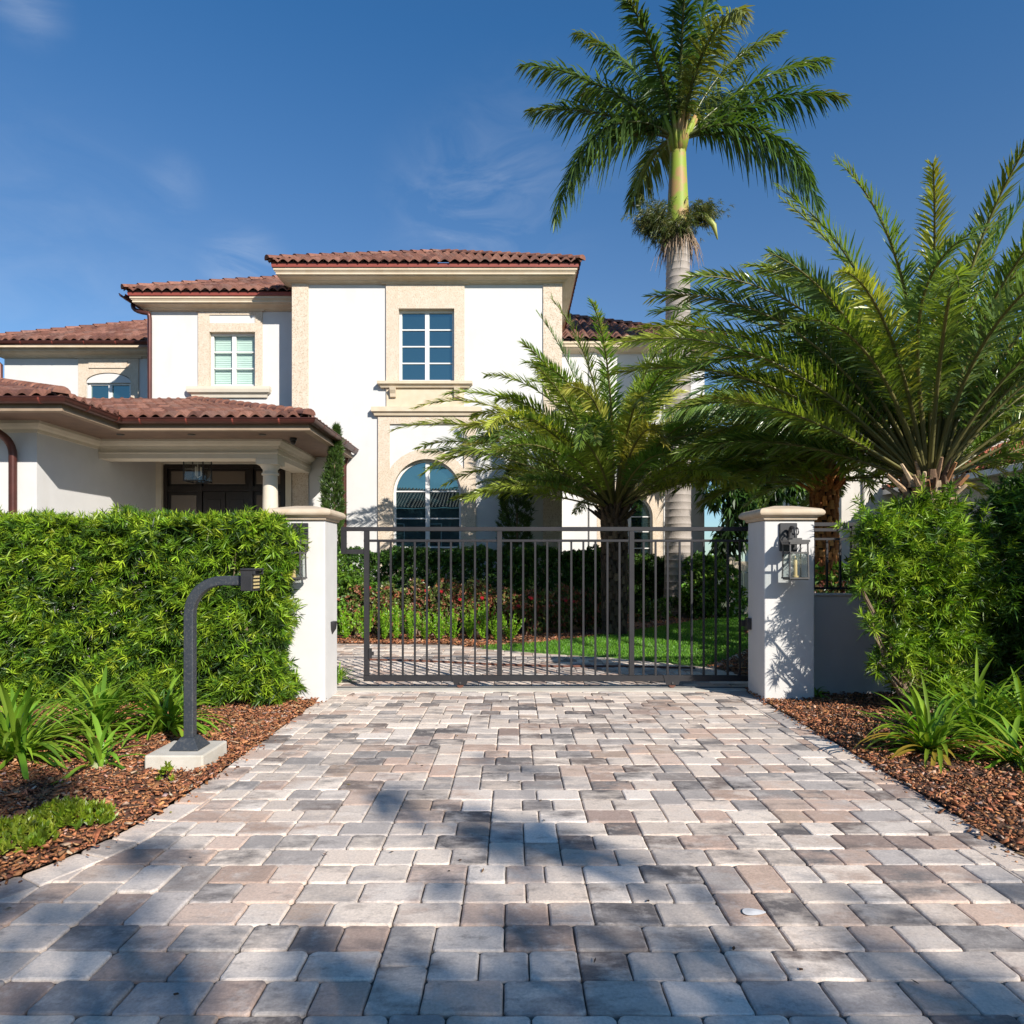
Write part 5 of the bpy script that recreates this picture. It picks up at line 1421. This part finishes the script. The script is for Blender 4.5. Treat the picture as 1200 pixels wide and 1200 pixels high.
blob_bush('shrub', 'rounded light green shrub at the far lawn edge before the picket gate', 'shrub', [(5.05,18.2,.6,.55),(5.5,18.3,1.1,.55),(5.1,18.5,1.35,.45),(5.75,18.2,.55,.5),(5.0,18.3,.3,.4)], 1100, BR, [4,4,3,2], L=.10, W=.05, nl=8, mat='leaf')
blob_bush('shrub', 'low dark shrub at the foot of the grey palm trunk', 'shrub', [(3.3,17.2,.25,.3),(3.75,17.6,.25,.32),(4.3,18.3,.3,.3)], 330, DK, [3,4,3,1], L=.08, W=.035, nl=8, mat='leaf')
blob_bush('shrub', 'small dark rose-like shrub on the mulch beside the gate end', 'shrub', [(4.0,10.9,.5,.25),(4.15,11.0,.85,.2),(4.05,10.9,.25,.22)], 200, ROSE, [4,2,4,1,3], L=.06, W=.03, nl=7, mat='leaf')
blob_bush('shrub', 'red-bronze shrub seen through the railing below the orange palm trunk', 'shrub', [(4.7,9.6,.7,.4),(5.1,9.9,.9,.4),(4.5,10.2,.8,.4)], 600, [(.14,.05,.03),(.10,.07,.03),(.05,.09,.02)], [3,3,4], L=.07, W=.03, nl=8, mat='leaf')
blob_bush('shrub', 'yellow-green shrub top seen through the railing beside the pillar', 'shrub', [(5.3,11.2,1.0,.5),(5.9,11.3,1.2,.5),(6.6,11.3,1.2,.6)], 700, BR, [4,4,2,3], L=.09, W=.035, nl=8, mat='leaf')

CYP = [(.060,.110,.022),(.085,.140,.028),(.040,.080,.018)]
CYPD = [(.05,.10,.018),(.07,.13,.022),(.035,.075,.014)]  # darker copy of CYP, palm shade baked into the second cypress's leaf colour
def cypress(x, y, h, r, lab, pal):
    t = thing('cypress', (x,y,0), lab, 'cypress', 'slim cypresses by the house')
    n = 2600; q = rng.random(n)**.85; z = .1+q*(h-.1); prof = r*np.minimum(1,(1-q)*3.2)**.7*(.75+.25*np.sin(np.minimum(1,q*2)*PI/2))
    a = rng.uniform(0,2*PI,n); rad = prof*(1-.5*rng.beta(1,2,n))*(1+.2*np.sin(z*5+a*3))
    P = np.stack([x+rad*np.cos(a)+.05*np.sin(z*1.7),y+rad*np.sin(a),z],1); A = unit(np.stack([np.cos(a)*.6,np.sin(a)*.6,np.ones(n)],1)+rng.normal(0,.2,(n,3)))
    V,F,C = whorls(P,A,8,.10,.016,(5,45),0,pal,[4,3,3]); quads_mesh('crown', V, F, C, 'leaf', t)
    b = MB(); b.tube([(x,y,0),(x,y,h*.9)],[.05,.01],8); b.build('trunk', 'bark', t)
cypress(-3.98, 15.3, 4.55, .21, 'slim sunlit cypress standing by the porch corner and red downspout', CYP)
cypress(.12, 16.2, 4.3, .36, 'slim dark cypress in palm shade right of the arched window', CYPD)

# broadleaf tree behind the gate end
def tree(label, x, y, h, clumps, pal, wts, L, W, nl, dens, trunk_r, cat='tree', droop=.6, th=(30,100), multi=1, group=None, name='tree', limb=.45):
    t = thing(name, (x,y,0), label, cat, group)
    b = MB(); tops = []
    for m in range(multi):
        ox, oy = rnd.uniform(-.25,.25)*(multi>1), rnd.uniform(-.2,.2)*(multi>1)
        b.tube([(x+ox*.4,y+oy*.4,-.05),(x+ox,y+oy,h*.25),(x+ox*2+.05,y+oy*2,h*.5),(x+ox*2.6,y+oy*2.6,h*.78)],[trunk_r*1.25,trunk_r,trunk_r*.75,trunk_r*.4],10)
        tops.append(Vector((x+ox*2+.05,y+oy*2,h*.5)))
    for i,(cx,cy,cz,r) in enumerate(clumps):
        s = tops[i%multi]; m_ = (s+Vector((cx,cy,cz)))/2+Vector((rnd.uniform(-.2,.2),rnd.uniform(-.2,.2),.15))
        b.tube([s,m_,(cx,cy,cz)],[trunk_r*limb,trunk_r*limb*.55,trunk_r*limb*.18],6)
    b.build('trunk', 'bark', t, smooth='auto')
    P=[];A=[]
    for (cx,cy,cz,r) in clumps:
        n = int(dens*r*r); d = rand_dirs(n); rad = r*rng.beta(2.4,1.1,n)*(1+.2*np.sin(d[:,0]*5+cx*2)*np.cos(d[:,2]*5+cy)); P.append(np.array([cx,cy,cz])+d*rad[:,None]*np.array([1,1,.78])); A.append(unit(d+rng.normal(0,.5,(n,3))))
    V,F,C = whorls(np.concatenate(P),np.concatenate(A),nl,L,W,th,droop,pal,wts); quads_mesh('crown', V, F, C, 'leaf', t)
    return t
tcl = [(6.3,19.6,3.6,.8),(7.1,19.8,3.9,.9),(7.9,20.0,3.7,.9),(6.0,19.4,4.6,.8),(6.9,19.5,5.0,.9),(7.8,19.8,5.1,.9),(6.6,19.3,2.9,.6),(7.5,19.6,2.9,.6),(6.2,19.5,2.2,.5),(8.4,20,4.4,.8),(7.2,19.4,5.8,.8),(5.95,19.6,1.6,.45)]
tree('dense dark tree with drooping oblong leaves between the house and the lantern pillar', 6.85, 20.2, 5.0, tcl, [(.035,.085,.014),(.06,.125,.018),(.022,.055,.012),(.10,.17,.025)], [4,3,3,1.2], .24, .085, 9, 150, .09, droop=.9, multi=2)

# street tree behind the viewpoint whose shade falls on the drive
def shade(x, y, h): return (x+.9935*h, y-1.4188*h, h)
sh = []
for (tx,ty,r,h) in [(.05,3.85,.23,7.4),(.34,3.62,.16,7.0),(-.35,3.98,.15,7.6),(-.80,4.35,.14,7.2),(-1.9,3.4,.15,7.2),(-2.6,3.0,.32,7.6),(-3.3,4.4,.34,7.9),(-3.8,3.6,.28,8.0),
   (-1.6,2.65,.27,7.7),(-.75,2.65,.17,7.0),(.12,2.5,.26,7.4),(.75,2.42,.25,7.2),(1.5,2.4,.21,7.5),(-2.3,2.4,.34,7.6),(-.35,2.28,.29,7.3),(.45,2.12,.27,7.6),(1.05,2.05,.2,7.0),(1.8,2.15,.18,7.0),(-1.2,2.2,.24,7.2),(-.1,1.9,.3,7.8),(-1.7,1.9,.3,7.9),
   (2.3,3.3,.10,7.8),(2.9,3.6,.11,7.6),(-.15,5.2,.10,8.2),(-.4,3.2,.09,7.9),(.8,3.1,.08,7.5),(1.5,3.0,.09,7.7),(.5,1.3,.6,7.2),(-1.2,1.2,.6,7.4),(-.2,1.1,.6,8.6)]:
    c = shade(tx,ty,h); sh.append((*c, r*1.2))
tree('leafy street tree behind the viewpoint casting dappled shade on the driveway', 7.2, -8.6, 9.6, sh, [(.04,.09,.016),(.06,.12,.02)], [1,1], .20, .045, 6, 260, .16, name='street_tree', limb=.2)
